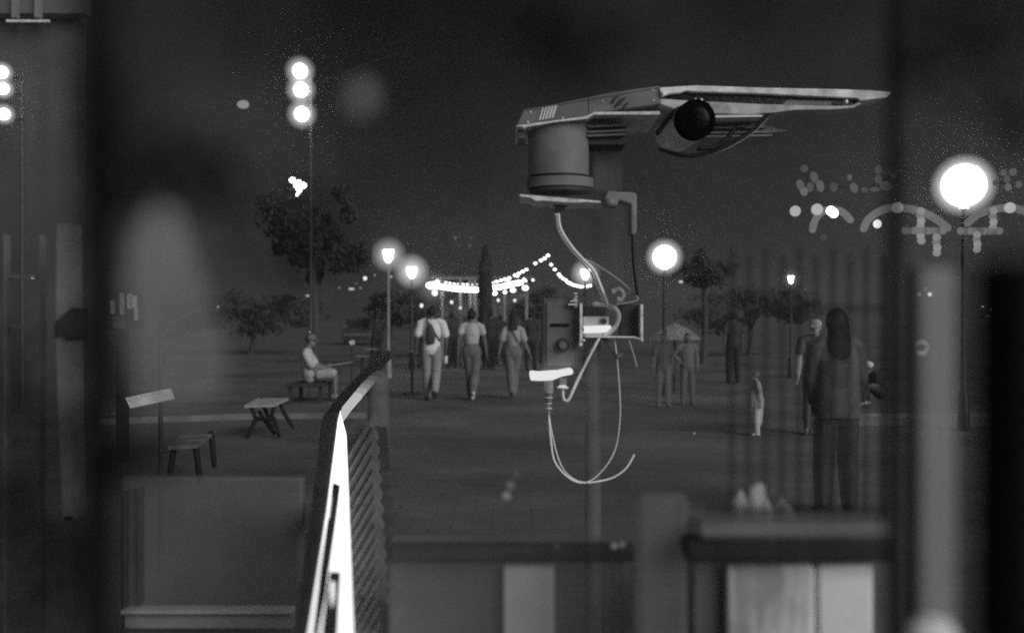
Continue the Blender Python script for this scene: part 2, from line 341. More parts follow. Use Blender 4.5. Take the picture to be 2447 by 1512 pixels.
bar('upright row of bulbs hanging through the middle arch', [(1500,510),(1503,780)], 9.5, .26)
bar('short upright row of bulbs below the row under the middle arch', [(1645,750),(1652,890)], 9.5, .26)
bar('upright row of bulbs hanging from the right arch', [(2167,510),(2167,660)], 9, .3)
bar('short upright row of bulbs below the row under the right arch', [(2016,725),(2022,860)], 9, .34)
for x, y, r, g, l in ((345,510,14,.42,'leftmost round bulb beside the smallest arch'), (545,495,15,.45,'round bulb on the top left of the smallest arch'), (672,508,12,5,'brightest oval bulb on top of the smallest arch'), (697,528,12,5,'second half of the brightest oval bulb on the smallest arch'),
        (1100,628,11,1,'bright bulb inside the left foot of the middle arch'), (1283,478,14,.45,'round bulb at the top of the middle arch'), (2318,480,14,.5,'round bulb on the right arch beside the largest globe'), (605,750,9,.06,'faint round bulb hanging under the smallest arch')):
    (px, py), = Z6([(x, y)]); c = P(px, py, 11.6); t = thing('globe_bulb', l, 'bulb', c, 'single globe bulbs on the arches')
    bm = B(); ball(bm, c, S(r*.92, 11.6), n=20); put('bulb', bm, glow('gb%g' % g, g), t)
    bm = B(); cyl(bm, c+Vector((0, .03, S(r, 11.6)*.8)), c+Vector((0, .03, S(r, 11.6)*1.25)), .012, n=8); put('socket', bm, dark_iron, t)
def ornament(label, L):
    (px, py), = Z6([L[0][:2]]); t = thing('light_ornament', label, 'light ornament', P(px, py, 13), 'dim ornaments above the arches')
    for x, y, r, sx, sz, a, g in L:
        (px, py), = Z6([(x, y)]); bm = B(); ball(bm, P(px, py, 13), S(r, 13), sx, .8, sz, n=14, rot=Matrix.Rotation(R(a), 4, 'Y')); put('bulb', bm, glow('orn%g' % g, g*2.2, .7), t)
    bm = B(); etube(bm, [P(Z6([l[:2]])[0][0], Z6([l[:2]])[0][1], 13.15) for l in L], [.008]*len(L), n=6) if len(L) > 1 else ball(bm, P(px, py, 13.1), .01); put('wire', bm, dark_iron, t)
ornament('curled dim ornament above the smallest arch', [(390,270,9,1,1.5,-20,.05),(425,330,9,1,1.2,-20,.07),(480,290,9,1,1.3,0,.04),(430,120,9,1,1,0,.035),(520,200,9,1,1.6,-15,.045),(575,280,9,1,1.6,-10,.055)])
ornament('faint ornament between the curled one and the dark pole', [(845,200,6,1,1.3,0,.05),(885,295,9,1,1.4,-20,.05),(700,290,8,1.2,1.4,0,.033)])
ornament('widest faint ornament left of the dark pole', [(1110,130,9,1,1.2,0,.035),(1110,220,9,1,1.2,0,.04),(1180,280,12,1.3,.9,10,.04),(1080,310,8,1.6,.7,0,.04),(1250,180,7,1,1,0,.035),(980,315,7,1.3,.8,0,.035)])
ornament('faint clover shaped ornament right of the largest globe', [(2260,155,8,1,1,0,.05),(2345,150,9,1,1,20,.055),(2290,215,8,1,1.2,0,.045),(2300,290,8,1,1.2,0,.06),(2400,265,8,1,1,0,.05),(2190,250,8,1,1,0,.03)])
# ================================================================== TREES AND BUILDINGS
leafm = mat('dark_foliage', .05, .7, var=.5, scale=1.5, bump=0)
barkm = mat('bark', .08, .9, scale=8, bump=.4)
def crown_bm(c, rx, rz, n, leaf, seed, clumps=26, fill=.6):
    rnd = random.Random(seed); bm = B(); cl = []
    for _ in range(clumps):
        while 1:
            v = Vector((rnd.uniform(-1, 1), rnd.uniform(-1, 1), rnd.uniform(-1, 1)))
            if v.length < 1: break
        cl.append((Vector((v.x*rx*.95, v.y*rx*.95, v.z*rz*.95)), rnd.uniform(.12, .42)))
    for _ in range(n):
        o, s = rnd.choice(cl); v = Vector((rnd.gauss(0, 1), rnd.gauss(0, 1), rnd.gauss(0, 1))).normalized()*rnd.random()**fill
        p = c+o+Vector((v.x*rx*s, v.y*rx*s, v.z*min(rz, rx*1.3)*s)); a = Vector((rnd.gauss(0, 1), rnd.gauss(0, 1), rnd.gauss(0, 1))).normalized(); b = a.orthogonal().normalized(); l = leaf*rnd.uniform(.6, 1.4)
        bm.faces.new([bm.verts.new(p+a*l), bm.verts.new(p+b*l*.45), bm.verts.new(p-a*l), bm.verts.new(p-b*l*.45)])
    return bm
def tree(px, py, d, rx, rz, label, seed, n=5000, leaf=.07, name='tree', m=None, group=None, tr=.13, lean=0):
    c = P(px, py, d); t = thing(name, label, 'tree', (c.x-lean, c.y, 0), group)
    put('crown', crown_bm(c, S(rx, d), S(rz, d), int(n*.55), leaf*1.1, seed), m or leafm, t, smooth=False)
    bm = B(); rnd = random.Random(seed); b0 = Vector((c.x-lean, c.y, 0)); top = c-Vector((0, 0, S(rz, d)*.55))
    etube(bm, spline([b0, b0.lerp(top, .5)+Vector((.08, 0, 0)), top], 4), [tr*(1-.07*i) for i in range(9)], n=10, cap=False)
    for k in range(6):
        e = c+Vector((rnd.uniform(-.7, .7)*S(rx, d), rnd.uniform(-.7, .7)*S(rx, d), rnd.uniform(-.2, .7)*S(rz, d)))
        etube(bm, [top-Vector((0, 0, .1*k)), top.lerp(e, .5)+Vector((0, 0, .15)), e], [tr*.4, tr*.28, tr*.1], n=7, cap=False)
    put('trunk', bm, barkm, t)
    return t
tree(745, 545, 23, 135, 125, 'dark spreading tree behind the bulb cluster, left of the lanterns', 1, 9000, .075)
tree(1680, 640, 34, 90, 45, 'faint low tree right of the round globe lamp', 2, 4500, .09)
tree(1310, 735, 38, 75, 45, 'dark bushy tree behind the third walker', 4, 4000, .09)
tree(930, 745, 33, 75, 55, 'dark bushy tree under the two left lanterns', 5, 5000, .085)
tree(1790, 735, 40, 160, 60, 'long low dark tree beyond the railing', 6, 6000, .1)
tree(600, 745, 42, 190, 50, 'wide dark tree on the left horizon', 8, 6000, .11)
t = thing('cypress', 'narrow dark cypress standing between the two canopy strips', 'tree', (P(1161, 756, 31).x, 31, 0))
bm = B(); rnd = random.Random(3)
for _ in range(9000):
    z = rnd.random(); zz = .25+z*(P(0, 588, 31).z-.25); r = S(17, 31)*min(1, (1-z)*5+.05)*min(1, .6+z*2)*(.85+.25*noise.noise(Vector((z*9, 0, 3))))
    a = rnd.uniform(0, 6.28); rr = r*rnd.random()**.4; p = Vector((P(1161, 0, 31).x+rr*math.cos(a), 31+rr*math.sin(a), zz)); u = Vector((rnd.gauss(0, .5), rnd.gauss(0, .5), 1)).normalized(); v = u.orthogonal().normalized(); l = .06
    bm.faces.new([bm.verts.new(p+u*l*1.6), bm.verts.new(p+v*l*.6), bm.verts.new(p-u*l*1.6), bm.verts.new(p-v*l*.6)])
put('crown', bm, leafm, t, smooth=False)
bm = B(); cyl(bm, (P(1161, 0, 31).x, 31, 0), (P(1161, 0, 31).x, 31, 3.2), .11, .04, n=10); put('trunk', bm, barkm, t)

# left buildings
t = thing('building', 'dim grey building behind the left post with a pale balcony at its top corner', 'building', (P(60, 756, 18).x, 18, 0))
bm = B(); a = P(-160, 0, 18); b = P(185, -120, 18); box(bm, a.x, b.x, 18, 18.4, 0, b.z); put('wall', bm, mat('dim_render', .09, scale=.6), t)
bm = B(); a = P(-30, 40, 17.9); b = P(215, -90, 17.9); box(bm, a.x, b.x, 17.7, 17.99, a.z, b.z); put('balcony', bm, mat('pale_render', .14, scale=.6), t)
for x in (35, 90):
    bm = B(); a = P(x-8, 42, 17.6); b = P(x+6, -90, 17.6); box(bm, a.x, b.x, 17.6, 17.695, a.z, b.z); put('mullion', bm, mat('pale_frame', .25), t)
bm = B(); a = P(12, 51, 17.6); b = P(114, 46, 17.6); box(bm, a.x, b.x, 17.64, 17.69, a.z, b.z); put('sill', bm, mat('white_sill', .85), t)
t = thing('pale_patch_sheet', 'broad soft pale sheet added very close at the left, right of the black post', 'cloth', (P(385, 756, .6).x, .6, 0))
bm = B(); etube(bm, [P(380, 500, .6), P(378, 600, .6), P(400, 760, .6), P(430, 900, .6), P(440, 960, .6)], [(S(a, .6), .004) for a in (45, 80, 115, 120, 90)], n=24); put('cloth', bm, mat('patch_sheet_pale', .42, alpha=.36, scale=5), t)  # sheet added to make a soft pale patch here
bm = B(); wire(bm, [P(380, 480, .6), P(381, 200, .6), P(382, -40, .6)], .0004); put('cord', bm, mat('cord_dark', .02), t)
# window-lit patches, painted as pale sheets on a dark board
t = thing('patch_board', 'dark stall board with pale window-lit patches near the left', 'patch board', (P(295, 756, 11).x, 11, 0))
bm = B(); pbox(bm, (250, 690), (335, 790), 11, .12); put('board', bm, mat('dark_board', .05), t)
pale = mat('pale_patch', .55, scale=5)
for x0, x1, y0, y1 in ((262, 273, 718, 750), (285, 295, 700, 752), (303, 314, 702, 738), (312, 326, 706, 735), (320, 328, 735, 765), (268, 296, 757, 785)):
    bm = B(); pbox(bm, (x0, y0), (x1, y1), 10.97, .02); o = put('patch', bm, pale if y0 < 755 else mat('grey_patch', .2), t)
bm = B(); q = P(292, 790, 11.06); box(bm, q.x-.06, q.x+.06, 11.02, 11.1, 0, q.z+.1); put('post', bm, dark_iron, t)

# tilted pale board on a thin dark post
t = thing('tilted_board', 'pale tilted slab fixed to a thin dark post, left side', 'sign board', (P(383, 756, 6.2).x, 6.2, 0))
bm = B(); slab(bm, [P(297, 950, 6.05), P(402, 928, 6.1), P(411, 955, 6.1), P(310, 977, 6.05)], (0, .06, 0)); put('board', bm, mat('weathered_board', .8, scale=14), t, bev=.006)
bm = B(); q = P(384, 0, 6.2); etube(bm, [(q.x, 6.2, 0), (q.x, 6.2, P(0, 768, 6.2).z)], [.016, .014], n=10, cap=False); etube(bm, [P(384, 810, 6.2), P(440, 790, 6.2), P(560, 690, 6.2)], [.012, .012, .01], n=8); etube(bm, [P(384, 800, 6.2), P(395, 868, 6.2)], [.014]*2, n=8)
put('post', bm, mat('black_iron', .05), t)
# benches left
def bench(pts_top, legs, label, name, m):
    d = pts_top[0][2]; t = thing(name, label, name.split('_')[-1], (P(*pts_top[0]).x, d, 0)); top = [P(*p) for p in pts_top]
    n = 3
    for k in range(n):
        a0, a1 = k/n+.03, (k+1)/n-.03; q = [top[0].lerp(top[3], a0), top[1].lerp(top[2], a0), top[1].lerp(top[2], a1), top[0].lerp(top[3], a1)]
        bm = B(); slab(bm, q, (0, 0, -.035)); put('plank', bm, m, t)
    for l in legs:
        bm = B(); 
        for i in range(len(l)-1): etube(bm, [P(*l[i]), P(*l[i+1])], [.03, .026], n=8)
        put('leg', bm, mat('leg_dark', .02), t)
    return t
slat = mat('bench_slat', .45, scale=9)
bench([(583, 968, 13.0), (655, 966, 13.0), (690, 950, 13.9), (617, 950, 13.9)],
      [[(600, 972, 13.1), (612, 1000, 13.1), (590, 1046, 13.1)], [(612, 1000, 13.1), (655, 1000, 13.1), (667, 1040, 13.1)], [(655, 970, 13.1), (648, 1000, 13.1)], [(625, 955, 13.8), (650, 1020, 13.6)], [(668, 960, 13.8), (678, 985, 13.8), (700, 1020, 13.8)], [(620, 985, 13.2), (655, 1035, 13.2)]],
      'picnic bench with a pale slatted top on crossed dark legs', 'picnic_bench', slat)
bench([(400, 1066, 8.6), (470, 1062, 8.6), (515, 1028, 9.6), (440, 1034, 9.6)],
      [[(415, 1068, 8.7), (405, 1150, 8.7)], [(468, 1066, 8.7), (478, 1150, 8.7)], [(505, 1036, 9.4), (512, 1110, 9.4)]],
      'low dark bench with two faint pale slats, left of the picnic bench', 'low_bench', mat('bench_slat_dark', .2, scale=9))
# far cafe tables behind the seated person
for x, y, wd, label in ((888, 834, 20, 'far table with two pale plates right of the seated person'), (866, 851, 20, 'low far table with a thin pale edge, nearer the seated person'), (985, 840, 10, 'small far table left of the first walker')):
    d = 20.5; c = P(x, y, d); t = thing('cafe_table', label, 'table', (c.x, c.y, 0), 'far cafe tables')
    bm = B(); ball(bm, c, S(wd, d), 1, .8, .07, n=20); put('table_top', bm, mat('table_top', .5 if wd == 20 and y < 840 else .3), t)
    bm = B(); etube(bm, [(c.x, c.y, 0), (c.x, c.y, .03), (c.x, c.y, .05), (c.x, c.y, c.z)], [.2, .18, .03, .03], n=12, cap=False); put('pedestal', bm, dark_iron, t)
t = thing('menu_board', 'tiny pale square menu card on a thin stand behind the seated person', 'menu board', (P(840, 756, 20).x, 20, 0))
bm = B(); slab(bm, [P(833, 816, 20), P(846, 812, 20), P(848, 822, 20), P(838, 825, 20)], (0, .03, 0)); put('card', bm, mat('white_card', .85), t)
bm = B(); q = P(840, 822, 20.03); cyl(bm, (q.x, 20.03, 0), (q.x, 20.03, q.z), .015, n=8); put('stand', bm, dark_iron, t)
# parked dark car far behind
t = thing('parked_car', 'dark parked car seen behind the seated person under the small stall lights', 'car', (P(855, 756, 55).x, 55, 0))
cx = P(855, 0, 55).x; zt = P(0, 706, 55).z
bm = B(); bxp = [(-.85, .25), (-.88, .75), (-.8, .95), (-.62, 1.45), (.62, 1.45), (.8, .95), (.88, .75), (.85, .25)]
slab(bm, [Vector((cx+x, 55, z)) for x, z in bxp], (0, 4, 0)); put('body', bm, mat('car_paint', .045, .3, spec=.6), t, bev=.05)
bm = B(); slab(bm, [Vector((cx+x, 54.98, z)) for x, z in ((-.7, 1.0), (-.56, 1.38), (.56, 1.38), (.7, 1.0))], (0, .015, 0)); put('rear_window', bm, mat('car_glass', .02, .1, spec=.8), t)
bm = B(); box(bm, cx-.8, cx+.8, 54.9, 54.985, .52, .66); put('bumper', bm, mat('bumper', .16, .4), t, bev=.02)
for sx in (-.7, .7):
    bm = B(); cyl(bm, (cx+sx-.1, 55.6, .33), (cx+sx+.1, 55.6, .33), .33, n=20); put('wheel', bm, mat('rubber', .02), t)
    bm = B(); box(bm, cx+sx-.1, cx+sx+.1, 54.96, 54.99, 1.0, 1.12); put('tail_light', bm, mat('tail_lens', .2, .2), t)
# umbrella / stall behind the two children
t = thing('market_umbrella', 'faint pale umbrella behind the two children', 'umbrella', (P(1610, 756, 21).x, 21, 0))
gh = mat('umbrella_cloth', .3, alpha=.6)
c = P(1612, 772, 21); bm = B(); etube(bm, [c, c-Vector((0, 0, .1)), c-Vector((0, 0, .34))], [.03, .28, S(66, 21)], n=16, cap=False); put('canopy', bm, gh, t)
bm = B(); cyl(bm, (c.x, 21, 0), (c.x, 21, c.z), .025, n=10); put('pole', bm, dark_iron, t)

# ================================================================== THE LIT BARRIER (left of centre)
t = thing('lit_barrier', 'long barrier with a glaring white lit top running away from the viewer', 'barrier', (G(800, 1512, .98).x, 2.0, 0))
zt = .98
def gl(pts, z): return [G(x, y, z) for x, y in pts]
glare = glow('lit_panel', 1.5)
L = [(737,1512),(756,1387),(781,1219),(792,1126),(807,1006),(813,980)]; Rr = [(815,990),(828,1037),(832,1143),(838,1330),(844,1512)]
def xs(pl, y):
    pl = sorted(pl, key=lambda p: p[1])
    for (x0, y0), (x1, y1) in zip(pl, pl[1:]):
        if y0 <= y <= y1: return x0+(x1-x0)*(y-y0)/(y1-y0)
    return pl[0][0] if y < pl[0][1] else pl[-1][0]
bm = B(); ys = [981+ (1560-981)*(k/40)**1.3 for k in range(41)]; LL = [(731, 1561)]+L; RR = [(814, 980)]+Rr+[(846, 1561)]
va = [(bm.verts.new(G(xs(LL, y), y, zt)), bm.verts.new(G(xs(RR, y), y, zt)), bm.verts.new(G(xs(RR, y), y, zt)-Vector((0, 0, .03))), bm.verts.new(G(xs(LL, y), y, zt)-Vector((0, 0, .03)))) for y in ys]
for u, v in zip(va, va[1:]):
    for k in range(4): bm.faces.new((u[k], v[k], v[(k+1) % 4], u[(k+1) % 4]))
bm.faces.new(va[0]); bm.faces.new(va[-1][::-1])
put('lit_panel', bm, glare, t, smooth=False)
frame = mat('barrier_frame', .06, .5)
bm = B(); slab(bm, gl([(743,1560),(747,1512),(765,1370),(784,1241),(790,1215),(794,1170),(796,1157),(812,1163),(808,1200),(800,1263),(786,1365),(779,1420),(762,1512),(757,1560)], zt+.004), (0, 0, .006)); put('panel_frame', bm, frame, t, smooth=False)
bm = B(); slab(bm, gl([(764,1560),(769,1512),(784,1400),(789,1370),(814,1372),(811,1420),(807,1512),(806,1560)], zt+.004), (0, 0, .006)); put('panel_frame', bm, frame, t, smooth=False)
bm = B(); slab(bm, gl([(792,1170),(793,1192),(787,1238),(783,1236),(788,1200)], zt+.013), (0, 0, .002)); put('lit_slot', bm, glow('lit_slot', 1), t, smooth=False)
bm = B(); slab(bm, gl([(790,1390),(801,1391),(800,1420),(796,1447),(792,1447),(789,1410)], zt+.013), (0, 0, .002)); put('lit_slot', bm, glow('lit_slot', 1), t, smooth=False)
# side frame, left of the lit top
bm = B(); slab(bm, gl([(700,1560),(706,1512),(742,1230),(768,1010),(776,985),(810,985),(805,1006),(779,1219),(735,1512),(728,1560)], zt-.01), (0, 0, -.06)); put('side_rail', bm, mat('side_rail', .05, .6), t)
# far arm: grey rail, its fading light painted as emission, and dark rail
bm = B(); slab(bm, gl([(811,992),(818,972),(848,936),(866,941),(838,972),(817,1000)], zt-.005), (0, 0, -.03)); put('lit_rail', bm, glow('near_rail_glow', .5), t)
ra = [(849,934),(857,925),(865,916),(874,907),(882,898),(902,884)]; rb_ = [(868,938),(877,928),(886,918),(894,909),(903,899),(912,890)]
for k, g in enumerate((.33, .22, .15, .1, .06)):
    bm = B(); slab(bm, gl([ra[k], ra[k+1], rb_[k+1], rb_[k]], zt-.005), (0, 0, -.03)); put('lit_rail', bm, glow('rail_glow_%g' % g, g), t)
bm = B(); slab(bm, gl([(776,992),(800,955),(900,850),(930,834),(934,850),(815,972),(806,990)], zt-.02), (0, 0, -.05)); put('dark_rail', bm, mat('dark_rail', .015, .6), t)
# slatted side below the right edge
bm = B()
for k in range(16):
    y = 1090+33*k; x0 = 832+.03*(y-1120)
    a = G(x0, y, zt-.12); b = G(x0+62, y-108, zt-.12); e = Vector((.0, -.012, 0))
    slab(bm, [a, b, G(x0+62, y-96, zt-.12), G(x0, y+13, zt-.12)], (.03, 0, -.05))
put('slatted_side', bm, mat('slat_grey', .24, .6, alpha=.7), t)
bm = B(); a = G(838, 1560, .80); b = G(826, 1010, .80)
slab(bm, [a, b, G(925, 1020, .80), G(948, 1300, .8), G(925, 1560, .80)], (0, 0, -.04)); put('side_tray', bm, mat('tray_dark', .12, .7), t)
for y in (1480, 1250, 1060):
    bm = B(); p = G(800, y, .8); p.x += .05; etube(bm, [(p.x, p.y, 0), (p.x, p.y, .86)], [.025, .025], n=10, cap=False); put('leg', bm, frame, t)
# pale round-topped bollard just behind its far end
t = thing('bollard', 'faint pale round-topped bollard right of the lit barrier', 'bollard', (P(905, 756, 12).x, 12, 0))
c = P(905, 890, 12); bm = B(); etube(bm, [(c.x, 12, 0), (c.x, 12, c.z-.1)], [S(26, 12), S(26, 12)], n=24); put('body', bm, mat('bollard_pale', .2, alpha=.5), t)

# low planter box, left foreground
t = thing('barrier_panel', 'large flat grey panel with a pale bottom ledge, left foreground', 'panel', (P(505, 756, 3.4).x, 3.4, 0))
bm = B(); a = P(288, 1140, 3.4); b = P(722, 1600, 3.4); box(bm, a.x, b.x, 3.4, 3.46, 0, a.z); put('panel', bm, mat('panel_grey', .2, .85, alpha=.42, scale=3), t, bev=.01)
for x0, x1, y0, y1, nm, g in ((296, 700, 1454, 1462, 'ledge', .45), (300, 700, 1468, 1500, 'plinth', .3)):
    bm = B(); a = P(x0, y0, 3.36); b = P(x1, y1, 3.36); box(bm, a.x, b.x, 3.34 if nm == 'ledge' else 3.36, 3.398, b.z, a.z); put(nm, bm, mat('planter_'+nm, g, scale=4), t)
bm = B(); pbox(bm, (330, 1166), (338, 1440), 3.37, .025); pbox(bm, (296, 1175), (303, 1452), 3.37, .025); put('corner_trim', bm, mat('trim_dark', .08), t)

# ================================================================== PARAPET AND RAILING (right)
stone = mat('parapet_stone', .19, .85, var=.3, scale=2.5)
t = thing('parapet', 'low parapet wall with pale stained panels under a dark ledge, right foreground', 'wall', (P(1900, 756, 2).x, 2, 0))
bm = B(); a = P(1660, 1240, 2.03); b = P(2135, 1600, 2.03); box(bm, a.x, b.x, 2.03, 2.13, 0, a.z); put('wall', bm, mat('wall_grey', .22, scale=3, alpha=.5), t)
bm = B(); a = P(1665, 1246, 1.98); b = P(2135, 1288, 1.98); box(bm, a.x, b.x, 1.96, 2.028, b.z, a.z); put('coping', bm, mat('coping', .24, scale=5, alpha=.5), t, bev=.01)
bm = B(); a = P(1640, 1292, 1.95); b = P(2145, 1345, 1.95); box(bm, a.x, b.x, 1.95, 2.026, b.z, a.z); put('dark_ledge', bm, mat('ledge_dark', .03, scale=5, alpha=.6), t, bev=.01)
# stained pale panel
m = mat('stained_panel', .85, .8, var=.12, scale=3); tt = m.node_tree; bb = tt.nodes['Principled BSDF']
src = bb.inputs['Base Color'].links[0].from_socket
c_ = tt.nodes.new('ShaderNodeTexCoord'); mp = tt.nodes.new('ShaderNodeMapping'); mp.inputs['Scale'].default_value = (7, 1, 1.6)
n_ = tt.nodes.new('ShaderNodeTexNoise'); n_.inputs['Scale'].default_value = 1.6; n_.inputs['Detail'].default_value = 4
r_ = tt.nodes.new('ShaderNodeMapRange'); r_.inputs[1].default_value = .4; r_.inputs[2].default_value = .56; r_.inputs[3].default_value = .42; r_.inputs[4].default_value = 1
x_ = tt.nodes.new('ShaderNodeMath'); x_.operation = 'MULTIPLY'
tt.links.new(c_.outputs['Object'], mp.inputs[0]); tt.links.new(mp.outputs[0], n_.inputs['Vector']); tt.links.new(n_.outputs['Fac'], r_.inputs[0]); tt.links.new(r_.outputs[0], x_.inputs[0]); tt.links.new(src, x_.inputs[1]); tt.links.new(x_.outputs[0], bb.inputs['Base Color'])
for x0, x1, nm in ((1735, 1945, 'pale_panel'), (1950, 2084, 'pale_panel')):
    bm = B(); a = P(x0, 1348, 2.01); b = P(x1, 1620, 2.01); box(bm, a.x, b.x, 2.0, 2.028, b.z, a.z); put(nm, bm, m, t, bev=.008)
t2 = thing('parapet', 'low parapet wall with one faint pale panel, bottom centre', 'wall', (P(1250, 756, 2.3).x, 2.3, 0))
bm = B(); a = P(930, 1300, 2.3); b = P(1518, 1600, 2.3); box(bm, a.x, b.x, 2.3, 2.4, 0, a.z); put('wall', bm, mat('wall_dim', .24, scale=2, alpha=.4), t2)
bm = B(); a = P(925, 1305, 2.24); b = P(1520, 1346, 2.24); box(bm, a.x, b.x, 2.24, 2.298, b.z, a.z); put('dark_ledge', bm, mat('ledge_mid', .06, alpha=.45), t2, bev=.01)
bm = B(); a = P(1205, 1352, 2.265); b = P(1325, 1620, 2.265); box(bm, a.x, b.x, 2.265, 2.298, b.z, a.z); put('pale_panel', bm, mat('dim_panel', .7, scale=3, alpha=.4), t2)
t = thing('pillar', 'broad plain grey pillar standing at the bottom, right of the camera mast', 'pillar', (P(1580, 756, 2.03).x, 2.03, 0))
bm = B(); a = P(1518, 1180, 2.03); b = P(1650, 1600, 2.03); box(bm, a.x, b.x, 2.03, 2.1, 0, a.z); put('shaft', bm, mat('pillar_grey', .24, alpha=.3, scale=2), t, bev=.02)

# railing
t = thing('railing', 'dark iron railing with pointed bars standing on the right parapet', 'railing', (P(1900, 756, 2.1).x, 2.1, P(0, 1240, 2.1).z))
ir = mat('railing_iron', .02, .6, alpha=.24)
for k, x in enumerate(range(1748, 2120, 40)):
    top = 600+(18 if k % 2 else 0); bm = B(); a = P(x, 1240, 2.1); b = P(x+2, top+14, 2.1)
    etube(bm, [a, b, P(x+2, top+8, 2.1), P(x+2, top-14, 2.1)], [.008, .0075, .010, .002], n=10, cap=False); put('bar', bm, ir, t)
for y in (736, 1222):
    bm = B(); a = P(1690, y-(10 if y < 800 else 12), 2.1); b = P(2120, y+(12 if y < 800 else 14), 2.1); box(bm, a.x, b.x, 2.112, 2.128, b.z, a.z); put('rail', bm, ir, t)
# dark pole and pale pillar beside it, dark pillar at the edge
t = thing('pole', 'tall black pole rising past the top of the picture beside the railing', 'pole', (P(2142, 756, .75).x, .75, 0))
bm = B(); q = P(2138, 0, .75); etube(bm, [(q.x-.001, .75, 0), (q.x, .75, 1.55), (q.x, .75, 2.1)], [.009, .0075, .005], n=18, cap=False); put('shaft', bm, mat('pole_black', .01, .7, alpha=.75), t)
t = thing('pole', 'slimmer black pole standing against the pale pillar', 'pole', (P(2186, 756, 1.2).x, 1.2, 0))
bm = B(); q = P(2182, 0, 1.2); etube(bm, [(q.x, 1.2, 0), (q.x, 1.2, P(0, 640, 1.2).z)], [.009, .005], n=18, cap=False); put('shaft', bm, mat('pole_dark', .012, .7, alpha=.7), t)
t = thing('pillar', 'tall pillar with a pale grey shaft at the right, beside the black poles', 'pillar', (P(2240, 756, .9).x, .9, 0))
bm = B(); a = P(2200, 0, .9); b = P(2288, 640, .9); box(bm, a.x, b.x, .9, .91, 0, b.z); put('shaft', bm, mat('pillar_pale', .42, .85, alpha=.55, scale=2), t, bev=.01)
bm = B(); a = P(2160, 1480, .87); b = P(2300, 1620, .87); box(bm, a.x, b.x, .86, .897, 0, a.z); put('base', bm, mat('pillar_base', .8, .85, scale=3), t, bev=.02)
t = thing('pillar', 'wide black round pillar filling the right edge under the largest globe lamp', 'pillar', (P(2460, 756, .42).x, .42, 0))
bm = B(); q = P(2455, 610, .42); etube(bm, [(q.x, .42, 0), (q.x, .42, q.z)], [S(150, .42), S(128, .42)], n=32, cap=False); put('shaft', bm, mat('pillar_black', .006, .8), t)
# bright smears behind the railing, built as made-up pale lumps
for x, y, rx, rz, g, l in ((1806, 1190, 25, 36, .75, 'pale lumpy smear behind the lower railing rail'), (1768, 1196, 13, 36, .6, 'narrow pale smear left of the lumpy one'), (1864, 1208, 12, 32, .35, 'small dim smear right of the lumpy one')):
    d = 2.3; c = P(x, y, d); t = thing('smear', l, 'smear', (c.x, c.y, 0)); bm = B()
    ball(bm, c, S(rx, d), 1.05, .8, rz/rx*.9); ball(bm, c+Vector((S(rx*.3, d), 0, S(rz*.62, d))), S(rx*.7, d), 1, .9, 1); ball(bm, c+Vector((-S(rx*.35, d), 0, S(rz*.3, d))), S(rx*.75, d), 1, .9, 1.1); ball(bm, Vector((c.x, c.y, c.z*.5)), c.z*.52, .17, .17, 1)
    put('cloth', remesh(bm, .008, 4), mat('smear%g' % g, g, alpha=.85), t)  # lump that stands in for a bright smear

# left pale post with dark strap; thin frame bars
t = thing('pale_post', 'pale post at left with a dark strap tied round its middle', 'post', (P(155, 756, 3).x, 3, 0))
bm = B(); pts = [P(143, 545, 3), P(145, 756, 3), P(152, 1000, 3), P(162, 1240, 3)]; slab(bm, [P(135, 535, 3), P(163, 535, 3), P(165, 805, 3), P(168, 1000, 3), P(174, 1240, 3), P(150, 1240, 3), P(140, 1000, 3), P(134, 805, 3)], (0, .09, 0)); put('post_upper', bm, mat('post_pale', .19, scale=5), t)
bm = B(); q = P(163, 1240, 3); box(bm, q.x-.012, q.x+.012, 3.0, 3.08, 0, q.z+.01); put('post_lower', bm, mat('post_low', .1), t)
bm = B(); slab(bm, [P(129, 770, 2.985), P(170, 735, 2.985), P(171, 805, 2.985), P(165, 812, 2.985), P(148, 798, 2.985), P(130, 806, 2.985)], (0, .11, 0)); put('strap', bm, mat('strap_dark', .03, alpha=.6), t)
t = thing('pale_post', 'fainter short pale post just right of the strapped one', 'post', (P(200, 756, 3.3).x, 3.3, 0))
bm = B(); a = P(188, 538, 3.3); b = P(213, 900, 3.3); box(bm, a.x, b.x, 3.3, 3.38, 0, a.z); put('shaft', bm, mat('post_faint', .09, scale=5), t)
t = thing('window_frame', 'thin dim frame bars at the extreme left edge', 'frame', (P(50, 756, 3.2).x, 3.2, 0))
bm = B(); 
for x, y0, y1 in ((97, 560, 1300), (11, 560, 1300)): pbox(bm, (x-3, y0), (x+3, 2000), 3.2, .03)
put('upright', bm, mat('frame_dim', .16), t)
bm = B()
for y in (660, 778): pbox(bm, (14, y-3), (94, y+4), 3.21, .02)
put('cross_bar', bm, mat('frame_dim', .16), t)

